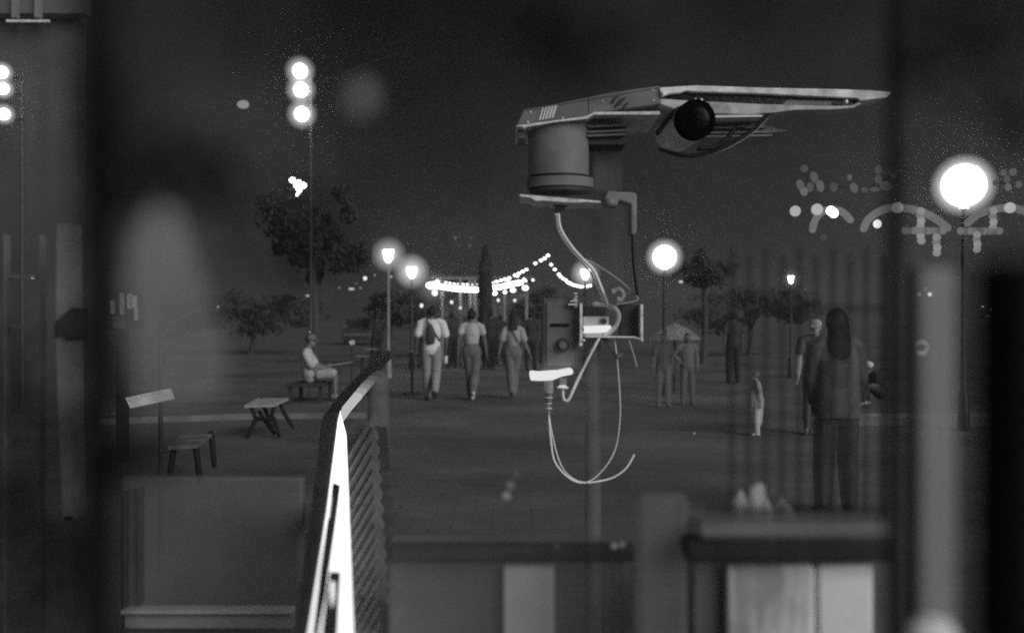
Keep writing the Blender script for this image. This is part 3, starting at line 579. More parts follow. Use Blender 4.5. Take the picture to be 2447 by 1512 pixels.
# ------------------------------------------------------------------ near leaves out of focus: left clump, the rest added to darken
nf = mat('near_foliage', .006, .9, bump=0)
def near(label, blobs, stem, d, seed):
    c = P(*stem[0], d); t = thing('near_dark_leaves', label, 'branch', c); bm = B(); rnd = random.Random(seed)
    for x, y, rx, rz, cover in blobs:
        l = .0042; n = int(cover*rx*rz*math.pi/(S_px(l, d)**2)*1.0)
        for _ in range(n):
            p = P(x+rnd.gauss(0, .6)*rx, y+rnd.gauss(0, .6)*rz, d+rnd.uniform(-.02, .02)); u = Vector((rnd.gauss(0, 1), rnd.gauss(0, .4), rnd.gauss(0, 1))).normalized(); v = u.cross(Vector((0, 1, 0))).normalized()
            bm.faces.new([bm.verts.new(p+u*l), bm.verts.new(p+v*l*.5), bm.verts.new(p-u*l), bm.verts.new(p-v*l*.5)])
    put('leaves', bm, nf, t, smooth=False)
    bm = B(); wire(bm, [P(*s, d) for s in stem], .0010); put('stem', bm, nf, t)
def S_px(m, d): return m*F/d
near('soft dark clump of leaves hanging close by at the left', [(450, 390, 130, 85, 1.6), (360, 450, 80, 60, 1.2), (540, 480, 90, 70, .7), (240, 300, 90, 200, 1.2), (720, 570, 160, 150, .75), (600, 120, 120, 60, .3), (860, 340, 100, 60, .25)], [(200, 300), (330, 350), (450, 420), (560, 500)], .4, 11)  # dark clump, plus leaf blobs added to darken the area around
near('soft dark twigs added close by to darken the top centre', [(1330, 70, 150, 90, 1.5), (1400, 160, 90, 50, .8), (1120, 0, 160, 70, .7), (860, -10, 120, 60, .8), (1800, 30, 300, 50, .35)], [(1000, -20), (1200, 10), (1330, 80), (1420, 150)], .4, 12)
near('soft dark leaves added close by to darken the top right corner', [(2330, 40, 150, 120, 1.2), (2400, 230, 80, 90, .9), (2190, 150, 70, 170, .8), (2440, 330, 40, 90, .8), (2400, 545, 90, 30, .8)], [(2450, 0), (2380, 100), (2330, 200), (2400, 330)], .4, 13)
near('soft dark leaves added close by to darken the lower left corner', [(70, 1280, 140, 280, 1.7), (310, 1085, 120, 60, 1.4), (230, 900, 60, 140, 1.0), (250, 1300, 50, 260, 1.1), (40, 900, 60, 160, .9), (640, 1290, 90, 90, .25)], [(60, 1480), (180, 1250), (260, 1100), (380, 1030)], .4, 14)
t = thing('near_post', 'soft black upright post very close at the left', 'post', (P(243, 756, .42).x, .42, 0))
bm = B(); q = P(238, 0, .42); etube(bm, [(q.x, .42, 0), (q.x, .42, 1.5), (q.x, .42, 1.9)], [.0075, .0085, .009], n=14, cap=False); put('shaft', bm, mat('near_black', .004, alpha=.85), t)
t = thing('pale_smudge', 'soft pale ball standing in for a light patch, right of the three stacked floodlights', 'smudge', P(865, 232, .8))
bm = B(); ball(bm, P(865, 232, .8), S(52, .8), 1, 1, 1.08, n=24); put('smudge', bm, mat('smudge_pale', .45, alpha=.17), t)  # invented ball that stands in for a pale light patch
bm = B(); wire(bm, [P(865, 176, .8), P(866, 80, .8), P(868, -20, .8)], .0004); put('added_thread', bm, nf, t)
# blurred reflections in the foreground, painted as glowing balls on added stems
for x, y, r, g, d, l in ((1234, 1131, 12, .06, 2.3, 'upper faint bokeh spot of the slanting three, bottom centre'), (1220, 1159, 13, .1, 2.3, 'middle bokeh spot of the slanting three, bottom centre'), (1211, 1184, 13, .15, 2.3, 'lowest and brightest bokeh spot of the slanting three, bottom centre'),
      (1468, 1303, 9, .16, 2.2, 'left bokeh spot of the close pair above the grey pillar'), (1487, 1300, 9, .12, 2.2, 'right bokeh spot of the close pair above the grey pillar'), (1331, 1302, 6, .06, 2.2, 'tiny dim bokeh spot on the dark ledge, bottom centre')):
    c = P(x, y, d); t = thing('bokeh_spot', l, 'bokeh spot', (c.x, c.y, 0)); bm = B(); ball(bm, c, S(r*.8, d), n=16); put('lens', bm, glow('mk%g' % g, g, .7), t)
    bm = B(); cyl(bm, (c.x, c.y+.02, 0), (c.x, c.y+.02, c.z), .004, n=8); put('stem', bm, mat('added_stem_ghost', .12, alpha=.2), t)  # stem added under the bokeh spot
t = thing('bokeh_ring', 'pale open ring of blurred light on the pale pillar at the right', 'ring', P(2200, 830, 3)); bm = B()
wire(bm, [P(x, y, 3) for x, y in ((2188, 824), (2196, 817), (2208, 820), (2214, 830), (2208, 842), (2196, 846))], S(5.5, 3), n=10); ball(bm, P(2194, 844, 3), S(8, 3), n=10); put('ring', bm, mat('bokeh_ring_pale', .95, .4), t)  # bokeh of a reflection, built as a pale ring
# ================================================================== CAMERA MAST
D = 4.5
q = P(1417, 0, D+.12)
M = thing('camera_mast', 'mast with a long flat lamp head, barrel camera and looping cables, centre', 'camera mast', (q.x, q.y, 0))
cas = mat('casing_grey', .25, .5, var=.2, scale=9, bump=.03, alpha=.82); casd = mat('casing_dark', .08, .55, alpha=.75); casm = mat('casing_mid', .22, .5, alpha=.8)
wht = mat('casing_white', .9, .35, var=.05); metl = mat('worn_aluminium', .8, .4, metal=.1, scale=20, var=.35)
blk = mat('lens_black', .008, .25, spec=.5); cab = mat('cable_pale', .92, .5); cabd = mat('cable_black', .012, .5)
A = lambda pts, d=D: [P(x, y, d) for x, y in pts]
bm = B(); etube(bm, [(q.x, q.y, 0), (q.x, q.y, P(0, 812, D).z), (q.x, q.y, P(0, 806, D).z)], [S(21, D), S(19, D), S(19, D)], n=20, cap=False); put('pole', bm, mat('pole_grey', .2, .5, alpha=.5), M)
# flat head: left arm, right tray
bm = B(); slab(bm, A([(1251,262),(1330,248),(1460,221),(1576,205),(1577,249),(1489,261),(1401,277),(1330,288),(1234,300),(1238,290)]), (0, .5, 0)); put('lamp_arm', bm, cas, M, bev=.006)
bm = B(); slab(bm, A([(1233,300),(1330,287.5),(1401,277.5),(1420,268),(1576,266),(1578,274),(1420,274),(1404,284),(1330,291),(1256,304),(1255,308),(1247,302),(1236,302)], D-.02), (0, .45, 0)); put('arm_rim', bm, metl, M)
# worn mark on the arm
bm = B()
for k in range(5):
    x = 1287+7.5*k; slab(bm, A([(x, 288-k*1.5), (x+5, 287-k*1.5), (x+13+k*.5, 257-k*1.3), (x+9, 258-k*1.3)], D-.004), (0, .003, 0))
put('worn_mark', bm, mat('worn_white', .75, .6), M)
bm = B()
for x, y in ((1470, 236), (1478, 246), (1487, 240), (1494, 253)): wire(bm, A([(x-5, y+8), (x, y), (x+6, y-6)], D-.01), .005)
put('latch', bm, casd, M)
bm = B(); slab(bm, A([(1576,209),(1664,204),(1807,209),(2000,213),(2082,216),(2130,220),(2117,234),(2056,242),(2047,235),(1807,224),(1664,219.5),(1640,217),(1625,222),(1600,224),(1582,232),(1577,224)], D-.01), (0, .14, 0)); put('tray_upper_edge', bm, mat('tray_metal', .85, .4, var=.35, scale=14), M, bev=.004)
bm = B(); slab(bm, A([(1577,236),(1640,240),(1664,242),(1697,243),(1822,249),(1994,253),(2038,252),(2052,243),(2060,247),(2040,258),(1994,262),(1900,263),(1848,270),(1780,274),(1700,270),(1620,264),(1577,249)], D), (0, .1, 0)); put('tray_lower_edge', bm, mat('tray_metal2', .55, .4, var=.35, scale=14), M, bev=.003)
bm = B(); slab(bm, A([(1580,222),(1664,218),(1807,222),(2045,233),(2054,244),(2036,254),(1822,251),(1640,243),(1580,240)], D+.02), (0, .1, 0)); put('tray_recess', bm, blk, M)
bm = B(); slab(bm, A([(1880,240),(1990,243),(1980,252),(1870,250)], D+.012), (0, .01, 0)); put('tray_lens', bm, mat('tray_lens', .2, .3), M)
for x, y in ((2023, 243), (1584, 222), (1662, 240), (1676, 240)):
    bm = B(); ball(bm, P(x, y, D-.015), S(4, D), 1, .6, 1.3, n=10); put('screw', bm, wht, M)
# fins under the tray
bm = B()
for y0, x0, x1, th in ((273.5, 1705, 1845, 2.5), (290, 1690, 1800, 6), (303, 1688, 1830, 5), (315, 1690, 1835, 5), (324, 1680, 1845, 4)):
    slab(bm, A([(x0, y0), (x1, y0-3), (x1, y0-3+th), (x0, y0+th)], D+.12), (0, .25, 0))
slab(bm, A([(1694,285),(1790,282),(1860,308),(1885,313),(1800,322),(1690,330)], D+.16), (0, .2, 0))
put('cooling_fins', bm, mat('fin_grey', .34, .45, var=.3, scale=30), M)
bm = B(); slab(bm, A([(1707,276),(1822,275),(1822,279),(1707,281)], D-.005), (0, .1, 0)); put('bright_slot', bm, wht, M)
bm = B()
for y in (300, 313, 322): slab(bm, A([(1404, y), (1494, y-4), (1494, y+1), (1404, y+5)], D+.06), (0, .2, 0))
slab(bm, A([(1404,326),(1494,322),(1494,338),(1404,342)], D+.1), (0, .2, 0)); put('cooling_fins', bm, casm, M)
bm = B(); pbox(bm, (1404, 300), (1496, 345), D+.09, .2); put('fin_box', bm, casd, M)
bm = B(); slab(bm, A([(1236,302),(1256,305),(1256,330),(1238,330)], D+.05), (0, .2, 0)); put('end_clip', bm, casm, M)
bm = B()
for x, y in ((1262, 292), (1345, 282), (1440, 243), (1560, 215), (1562, 240), (1268, 268)): etube(bm, [P(x, y, D-.004), P(x, y, D+.01)], [S(2.6, D)]*2, n=10, cap=False)
put('screws', bm, metl, M)
bm = B(); slab(bm, A([(1405,234),(1407,233.6),(1409,270),(1407,270.4)], D-.0015), (0, .003, 0)); slab(bm, A([(1256,264),(1574,209),(1574,211),(1256,266)], D-.0015), (0, .003, 0)); put('seam', bm, casd, M)
# barrel camera
a, b = P(1604, 322, D+.26), P(1664, 285, D-.08)
bm = B(); etube(bm, [a, a.lerp(b, .12), a.lerp(b, .8), b], [S(40, D+.26), S(47, D+.26), S(47, D), S(46, D-.08)], n=40, cap=False); bar_ = put('camera_barrel', bm, mat('barrel_grey', .95, .5, var=.1), M)
n_ = (b-a).normalized()
bm = B(); etube(bm, [b-n_*.05, b+n_*.006], [S(47.5, D-.08)]*2, n=40, cap=False); put('lens_hood', bm, mat('hood_black', .003, .95, spec=0, bump=0), bar_)
bm = B(); ball(bm, b, S(33, D-.08), 1, .15, 1, n=32); put('lens', bm, mat('lens_glass', .002, .25, spec=.08), bar_)
bm = B(); wire(bm, A([(1572,318),(1600,280),(1628,258),(1690,250)], D-.02), S(6, D)); put('clamp_ring', bm, cabd, bar_)
# cables under the tray
bm = B(); wire(bm, A([(1858,262),(1846,264),(1804,306),(1741,346),(1690,366),(1640,372),(1578,357)], D+.02), S(4.4, D), n=10); put('cable', bm, cabd, M)
bm = B(); wire(bm, A([(1846,270),(1800,318),(1741,353),(1690,371),(1640,377),(1585,366)], D+.03), S(1.3, D)); put('cable', bm, mat('cable_rim', .35, .4), M)
bm = B(); wire(bm, A([(1775,303),(1755,308),(1735,334),(1705,352),(1670,356)], D), S(5.5, D), n=10); put('cable', bm, cabd, M)
# cylinder housing hanging from the arm
def vc(nm, x0, x1, y0, y1, m, d=D+.12, k=1, parent=M, flat=.8):
    a = P((x0+x1)/2, y0, d); b = P((x0+x1)/2, y1, d); r = S((x1-x0)/2, d); bm = B()
    etube(bm, [a, b], [(r, r*flat), (r*k, r*k*flat)], n=40, cap=False); return put(nm, bm, m, parent)
hs = vc('housing', 1262, 1407, 286, 421, cas)
vc('groove', 1268, 1402, 421, 428, casd, parent=hs)
vc('collar', 1258, 1418, 428, 450, cas, parent=hs)
vc('collar_groove', 1264, 1414, 450, 460, casd, parent=hs)
bm = B(); slab(bm, A([(1242,464),(1262,466),(1436,480),(1436,485),(1400,482),(1378,484),(1345,483),(1300,479),(1280,480),(1268,472),(1242,469)], D-.02), (0, .26, 0)); put('base_plate', bm, metl, M)
vc('cable_gland', 1322, 1356, 478, 494, casm, flat=1); vc('cable_gland', 1326, 1350, 494, 516, cas, flat=1)
# back body and bracket on the right
bm = B(); pbox(bm, (1412, 340), (1488, 462), D+.2, .14); put('back_body', bm, mat('body_ghost', .2, alpha=.35), M, bev=.02)
bm = B(); pbox(bm, (1418, 480), (1492, 700), D+.2, .1); put('back_strut', bm, mat('strut_ghost', .14, alpha=.2), M, bev=.02)
bm = B(); slab(bm, A([(1452,456),(1518,460),(1522,468),(1522,556),(1516,562),(1507,560),(1507,488),(1480,478),(1474,492),(1448,492),(1444,474)], D-.02), (0, .12, 0)); put('side_bracket', bm, mat('bracket_ghost', .3, alpha=.85), M, bev=.01)
bm = B(); ball(bm, P(1458, 484, D-.03), S(14, D), 1, .8, .8); put('knob', bm, cas, M)
bm = B(); wire(bm, A([(1512,558),(1514,620),(1523,702)], D), S(4, D)); put('black_hose', bm, cabd, M)
# cable from gland to lower bracket
bm = B(); wire(bm, A([(1334,512),(1340,547),(1364,586),(1392,618),(1418,645),(1434,680),(1452,726)], D), S(3.6, D)); wire(bm, A([(1328,512),(1334,550),(1358,590),(1388,624),(1412,652),(1425,682),(1442,724)], D+.02), S(2.4, D)); put('cable', bm, cab, M)
bm = B(); wire(bm, A([(1400,622),(1430,636),(1481,671),(1515,703),(1524,716),(1505,722),(1470,728)], D+.02), S(2.6, D)); put('cable', bm, mat('cable_dim', .36, .5), M)
# lower bracket
bm = B(); pbox(bm, (1386, 724), (1392, 826), D-.02, .16); put('left_plate', bm, metl, M)
bm = B(); pbox(bm, (1531, 727), (1537, 812), D-.02, .16); put('right_plate', bm, metl, M)
bm = B(); ball(bm, P(1387, 823, D-.03), S(4.6, D)); ball(bm, P(1395, 813, D-.03), S(3.4, D)); ball(bm, P(1534, 813, D-.03), S(3.4, D)); put('end_cap', bm, wht, M)
bm = B(); slab(bm, A([(1399,802.5),(1516,803.5),(1530,808),(1530,811),(1514,807),(1399,806)], D-.02), (0, .12, 0)); put('cross_bar', bm, metl, M)
bm = B(); pbox(bm, (1393, 756), (1455, 779), D+.02, .1); bk = put('bracket_block', bm, mat('block_grey', .5, .5, alpha=.9), M, bev=.004)
bm = B(); etube(bm, [P(1442, 768, D+.02), P(1442, 768, D+.005)], [S(8, D)]*2, n=20, cap=False); put('screw_head', bm, casd, bk)
bm = B(); pbox(bm, (1440, 766.8), (1444, 769), D+.001, .003); pbox(bm, (1435, 767.2), (1449, 768.6), D+.0015, .003); put('screw_slot', bm, blk, bk)
bm = B(); slab(bm, A([(1396,780),(1398,779),(1458,777),(1462,782),(1452,792),(1440,795),(1396,796),(1399,788)], D-.03), (0, .08, 0)); put('glowing_block', bm, glow('glowing_block', .85), M, bev=.003)  # white block made to glow instead of catching light
bm = B(); wire(bm, A([(1396,799),(1430,800),(1452,797),(1471,780),(1479,757),(1471,738),(1450,729),(1420,726)], D+.01), S(5.5, D), n=12); put('strap', bm, mat('strap_grey', .5, .5), M)
bm = B(); pbox(bm, (1396, 730), (1448, 754), D+.08, .08); put('inner_box', bm, casd, M, bev=.005)
bm = B(); pbox(bm, (1484, 728), (1530, 802), D+.05, .12); put('junction_box', bm, casd, M, bev=.006)
bm = B(); wire(bm, A([(1466,696),(1476,690),(1486,696),(1489,706),(1484,716),(1476,718)], D-.05), S(5.5, D), n=12); ball(bm, P(1464, 697, D-.05), S(7.5, D)); ball(bm, P(1477, 716, D-.05), S(7.5, D)); put('bokeh_c', bm, mat('bokeh_c_pale', .42, .5, alpha=.85), M)  # C-shaped bokeh, built as a pale bent ring
bm = B(); slab(bm, A([(1476,858),(1474,846),(1490,842),(1487,852)], D), (0, .03, 0)); wire(bm, A([(1440,806),(1458,824),(1474,850)], D+.04), S(6, D)); put('hook', bm, casm, M)
# ghostly radio box on the left
bm = B(); pbox(bm, (1296, 712), (1383, 884), D+.05, .16); rb = put('radio_box', bm, mat('radio_ghost', .2, .5, alpha=.6), M, bev=.012)
bm = B(); pbox(bm, (1306, 720), (1374, 874), D+.036, .012); put('face_plate', bm, mat('face_ghost', .26, .5, alpha=.5), rb, bev=.006)
bm = B(); pbox(bm, (1316, 773), (1360, 780), D+.03, .004); put('slot', bm, blk, rb)
bm = B(); etube(bm, [P(1345, 824, D+.036), P(1345, 824, D+.01)], [S(17, D), S(15, D)], n=28, cap=False); put('dial', bm, mat('dial_dark', .06, .5), rb)
bm = B(); etube(bm, [P(1345, 824, D+.01), P(1345, 824, D-.002)], [S(9, D)]*2, n=20, cap=False); put('dial_centre', bm, casm, rb)
bm = B()
for y, x0, g in ((701, 1372, 0), (708, 1374, 0), (714, 1371, 0), (719, 1363, 0), (727, 1358, 0), (732, 1374, 0)): pbox(bm, (x0, y-1.5), (1380, y+1.5), D, .03)
put('terminal_comb', bm, wht, rb)
bm = B(); p_ = A([(1267,890),(1290,892),(1330,889),(1369,881),(1370,894),(1345,899),(1319,909),(1290,910),(1267,909)], D-.06); slab(bm, p_, (0, .2, 0)); put('glowing_lip', bm, glow('glowing_lip', .8), M, bev=.008)  # bright lip: the light falling on it is painted as emission
# connectors and thin cables below
gl_ = mat('gland_clear', .4, .4, alpha=.7)
vc('connector', 1300, 1322, 908, 940, gl_, d=D, flat=1); vc('connector', 1303, 1319, 940, 962, casm, d=D, flat=1); vc('connector', 1306, 1316, 962, 990, gl_, d=D, k=.7, flat=1)
for y in (934, 948, 962, 974):
    bm = B(); a = P(1311, y, D); etube(bm, [a, a-Vector((0, 0, .004))], [S(10 if y < 960 else 8, D)]*2, n=20, cap=False); put('ring', bm, wht, M)
bm = B(); ball(bm, P(1311, 986, D), S(3.2, D), n=10); put('ferrule', bm, wht, M)
bm = B(); wire(bm, A([(1311,988),(1313,1020),(1316,1050),(1323,1096),(1342,1126),(1369,1147),(1394,1153),(1428,1150),(1466,1140),(1496,1118),(1515,1087)], D), S(2.4, D), n=8); put('thin_cable', bm, cab, M)
bm = B(); wire(bm, A([(1311,988),(1318,1030),(1328,1075),(1342,1114),(1362,1138),(1389,1151),(1413,1147),(1437,1126),(1457,1100),(1471,1070),(1478,1035),(1482,985),(1480,926),(1474,853),(1468,805)], D+.02), S(1.9, D), n=8); put('thin_cable', bm, mat('cable_mid', .75, .5), M)
bm = B(); wire(bm, A([(1345,930),(1346,950),(1352,958),(1360,953),(1369,934),(1400,868),(1432,807)], D-.01), S(3.6, D), n=10); put('drain_tube', bm, cab, M)
bm = B(); a = P(1345, 925, D-.01); etube(bm, [a+Vector((0, 0, .01)), a, a-Vector((0, 0, .006))], [S(6, D), S(14, D), S(13, D)], n=24, cap=False); put('disc_cap', bm, wht, M)
bm = B(); pbox(bm, (1338, 905), (1354, 920), D, .03); put('clip', bm, casm, M)
bm = B(); wire(bm, A([(1500,806),(1512,842),(1521,876)], D), S(2.6, D)); put('thin_cable', bm, mat('cable_dim', .36, .5), M)

# ================================================================== PEOPLE
def skin(g, a=1): return mat('skin_%g_%g' % (g, a), g, .6, alpha=a, var=.08, scale=20, bump=0)
def cloth(g, a=1): return mat('cloth_%g_%g' % (g, a), g, .85, alpha=a, var=.16, scale=9, bump=.35)
def hand(bm, wr, dirv, side, s):
    dirv = Vector(dirv).normalized(); side = Vector(side); side = (side-dirv*side.dot(dirv)).normalized(); up = dirv.cross(side)
    etube(bm, [wr, wr+dirv*.045*s, wr+dirv*.085*s], [(.026*s, .018*s), (.038*s, .016*s), (.036*s, .013*s)], side=side, n=10)
    for i, L_ in enumerate((.062, .074, .07, .055)):
        o = wr+dirv*.085*s+side*(.027-.018*i)*s
        etube(bm, [o-dirv*.01*s, o+dirv*L_*.5*s, o+dirv*L_*.85*s+up*.02*s], [.0095*s, .0088*s, .0075*s], n=7)
    o = wr+dirv*.03*s+side*.032*s
    etube(bm, [o, o+(dirv*.5+side*.8).normalized()*.035*s, o+(dirv*.9+side*.6).normalized()*.065*s], [.012*s, .011*s, .009*s], n=7)
def head(bm, c, face, s, up=Vector((0, 0, 1))):
    face = Vector(face); face = (face-up*face.dot(up)).normalized(); right = face.cross(up)
    Mx = Matrix((right, face, up)).transposed().to_4x4(); Mt = Matrix.Translation(c)
    T = Mt @ Mx
    def b(x, y, z, rx, ry, rz): bmesh.ops.create_uvsphere(bm, u_segments=14, v_segments=10, radius=1, matrix=T @ Matrix.Translation((x*s, y*s, z*s)) @ Matrix.Diagonal((rx*s, ry*s, rz*s, 1)))
    b(0, -.008, .025, .077, .094, .09); b(0, .018, -.045, .058, .066, .07); b(0, .05, -.085, .03, .03, .026)
    b(0, .092, -.022, .014, .02, .026); b(-.077, -.005, -.015, .012, .02, .032); b(.077, -.005, -.015, .012, .02, .032)
    b(0, .078, -.062, .026, .012, .009)
    return T
def person(label, loc, h, J, face, looks, tagname='person', cat='person', group=None, hand_dir=None, vox=.013):
    """J: joints in metres of a 1.72 m figure, world axes; looks: dict of clothes"""
    s = h/1.72; loc = Vector(loc); t = thing('person', label, cat, loc, group)
    j = {k: loc+Vector(v)*s for k, v in J.items()}
    a = looks.get('alpha', 1); fem = looks.get('fem', False); side = (j['shR']-j['shL']).normalized(); hs_ = (j['hipR']-j['hipL']).normalized()
    def torso(bm, k=0.0, lo=0, hi=5):
        pts = [j['pel']-Vector((0, 0, .03))*s, j['pel'].lerp(j['waist'], .5), j['waist'], j['chest'], j['chest'].lerp(j['neck'], .62), j['neck']]
        rr = [(.155, .11), (.15, .105), (.118 if fem else .135, .09), (.145 if fem else .165, .105), (.13 if fem else .155, .085), (.055, .055)]
        etube(bm, pts[lo:hi+1], [((x+k)*s, (y+k)*s) for x, y in rr[lo:hi+1]], side=side, n=18)
    def arm(bm, S_, k=0.0, upto=2):
        sh, el, wr = j['sh'+S_], j['el'+S_], j['wr'+S_]; pts = [sh.lerp(j['neck'], .35), sh, el, wr]; rr = [.052, .05, .036, .026] if fem else [.06, .058, .043, .03]
        if upto == 1: pts = [pts[0], sh, sh.lerp(el, looks.get('sleeve', .6))]; rr = [rr[0], rr[1]+.006, rr[1]+.012]
        if upto == 2: pts.insert(3, el.lerp(wr, .35)); rr.insert(3, rr[2]*1.02)
        etube(bm, pts, [(r+k)*s for r in rr], n=12)
    def leg(bm, S_, k=0.0, wide=0.0, frac=1.0):
        hp, kn, an = j['hip'+S_], j['kn'+S_], j['an'+S_]; pts = [hp+Vector((0, 0, .02))*s, hp.lerp(kn, .3), kn, kn.lerp(an, .35), an]; rr = [.088, .084, .056, .055, .037]
        if frac < 1: pts = [pts[0], pts[1], hp.lerp(kn, max(.35, frac))]; rr = [.09, .088, .08]
        etube(bm, pts, [(r+k+(wide if i > 1 else wide*.3))*s for i, r in enumerate(rr)], n=12)
    # body: one continuous surface
    bm = B(); torso(bm); etube(bm, [j['neck']-Vector((0, 0, .03))*s, j['head']-Vector((0, 0, .03))*s], [.052*s, .05*s], n=12)
    for S_ in 'LR':
        arm(bm, S_); leg(bm, S_); an, to = j['an'+S_], j['to'+S_]
        etube(bm, [an, an.lerp(to, .5)-Vector((0, 0, .01))*s, to], [(.035*s, .04*s), (.04*s, .03*s), (.035*s, .02*s)], side=hs_, n=10)
    T = head(bm, j['head'], face, s)
    body = remesh(bm, vox*s, 2)
    for S_, sg in (('L', 1), ('R', -1)):
        dv = (hand_dir or {}).get(S_) or (j['wr'+S_]-j['el'+S_]); f2 = Vector(face).cross(Vector((0, 0, 1)))
        hand(body, j['wr'+S_], dv, Vector(face) if abs(Vector(dv).normalized().z) > .5 else Vector((0, 0, 1)), s)
    bd = put('body', body, skin(looks.get('skin', .3), a), t)
    bm = B()
    for sx in (-1, 1): bmesh.ops.create_uvsphere(bm, u_segments=8, v_segments=6, radius=.011*s, matrix=T @ Matrix.Translation((sx*.03*s, .079*s, -.005*s)))
    put('eyes', bm, skin(.02, a), t)
    # hair
    if 'hair' in looks:
        bm = B(); hl = looks.get('hair_len', 0); fv = Vector(face).normalized()
        ball(bm, j['head']+Vector((0, 0, .035))*s-fv*.018*s, .1*s, .88, 1.0, .98)
        if hl == -1: ball(bm, j['head']+Vector((0, 0, .13))*s-fv*.05*s, .045*s)     # bun
        if hl > 0:
            q0 = j['head']-fv*.06*s; rr = []
            pts = [q0+Vector((0, 0, .05))*s, q0+Vector((0, 0, -.08))*s-fv*.02*s, q0+Vector((0, 0, -.2))*s-fv*.04*s]
            r_ = [(.085*s, .05*s), (.095*s, .045*s), (.1*s, .04*s)]
            if hl > .3: pts.append(q0+Vector((0, 0, -hl))*s-fv*.05*s); r_.append((.07*s, .025*s))
            etube(bm, pts, r_, side=side, n=14)
        bm = remesh(bm, .012*s, 1)
        # keep the face free
        kill = [v for v in bm.verts if (v.co-j['head']).dot(fv) > .045*s and (v.co-j['head']).z < .055*s]
        bmesh.ops.delete(bm, geom=kill, context='VERTS')
        put('hair', bm, mat('hair_%g_%g' % (looks['hair'], looks.get('hair_a', a)), looks['hair'], .5, alpha=looks.get('hair_a', a), bump=.5, scale=14), t)
    if 'cap' in looks:
        bm = B(); ball(bm, j['head']+Vector((0, 0, .05))*s, .1*s, .95, 1.05, .8); fv = Vector(face).normalized()
        etube(bm, [j['head']+Vector((0, 0, .05))*s+fv*.06*s, j['head']+Vector((0, 0, .035))*s+fv*.17*s], [(.07*s, .01*s), (.05*s, .006*s)], side=side, n=12); put('cap', bm, cloth(looks['cap'], a), t)
    # top
    if 'top' in looks:
        bm = B(); crop = looks.get('crop', False); k = .014
        if crop: torso(bm, k, 2, 4)
        else: torso(bm, k+.004, 0, 4)
        etube(bm, [j['chest'].lerp(j['neck'], .5), j['chest'].lerp(j['neck'], .85)], [(.12*s, .085*s), (.07*s, .065*s)], side=side, n=14)
        for S_ in 'LR': arm(bm, S_, .014, looks.get('sleeves', 1))
        put('top', remesh(bm, vox*s, 2), cloth(looks['top'], a), t)
    if 'legs' in looks:
        bm = B(); fr = looks.get('legfrac', 1.0)
        etube(bm, [j['pel']-Vector((0, 0, .05))*s, j['pel'], j['pel'].lerp(j['waist'], .75)], [((.165)*s, .12*s), (.168*s, .122*s), ((.133 if fem else .148)*s, .102*s)], side=hs_, n=16)
        for S_ in 'LR': leg(bm, S_, .012, looks.get('wide', .01), fr)
        put('trousers' if fr == 1 else 'shorts', remesh(bm, vox*s, 2), cloth(looks['legs'], a), t)
    for S_ in 'LR':
        g = looks.get('shoe'+S_, looks.get('shoe', .05)); an, to = j['an'+S_], j['to'+S_]; bm = B()
        fw = to-an; bk = an-Vector((fw.x, fw.y, 0)).normalized()*.04*s if Vector((fw.x, fw.y, 0)).length > .01 else an
        etube(bm, [Vector((bk.x, bk.y, an.z-.03*s)), an.lerp(to, .35)-Vector((0, 0, .012))*s, to], [(.042*s, .045*s), (.046*s, .036*s), (.04*s, .026*s)], side=hs_, n=12)
        put('shoe', remesh(bm, .01*s, 1), cloth(g, a), t)
    return t, j, s
def walk(step=.16, lift='R', lean=0, arms=.05, sep=.0):
    o = -1 if lift == 'R' else 1
    J = dict(pel=(0, 0, .95), waist=(0, .01, 1.09), chest=(0, 0, 1.28), neck=(0, .0, 1.47), head=(0, .02, 1.60),
      shL=(-.175, 0, 1.41), shR=(.175, 0, 1.41), elL=(-.225, -arms, 1.14), elR=(.225, arms, 1.14), wrL=(-.235, -arms*1.2, .89), wrR=(.235, arms*2, .90),
      hipL=(-.085, 0, .92), hipR=(.085, 0, .92))
    for S_, sx in (('L', -1), ('R', 1)):
        if S_ == lift: J['kn'+S_] = (sx*.085, .04, .50); J['an'+S_] = (sx*.075, -step*1.3, .19); J['to'+S_] = (sx*.075, -step*.9, .045)
        else: J['kn'+S_] = (sx*.09, step*.6, .51); J['an'+S_] = (sx*.085, step, .075); J['to'+S_] = (sx*.09, step+.15, .03)
    return J
def stand(**k):
    J = walk(0, 'X'); 
    for S_, sx in (('L', -1), ('R', 1)): J['kn'+S_] = (sx*.1, .02, .5); J['an'+S_] = (sx*.11, 0, .075); J['to'+S_] = (sx*.13, .15, .03)
    J.update(k); return J
def turn(J, a):
    m = Matrix.Rotation(R(a), 3, 'Z'); return {k: tuple(m @ Vector(v)) for k, v in J.items()}
N_ = (0, 1, 0); GW = 'three friends walking away side by side'
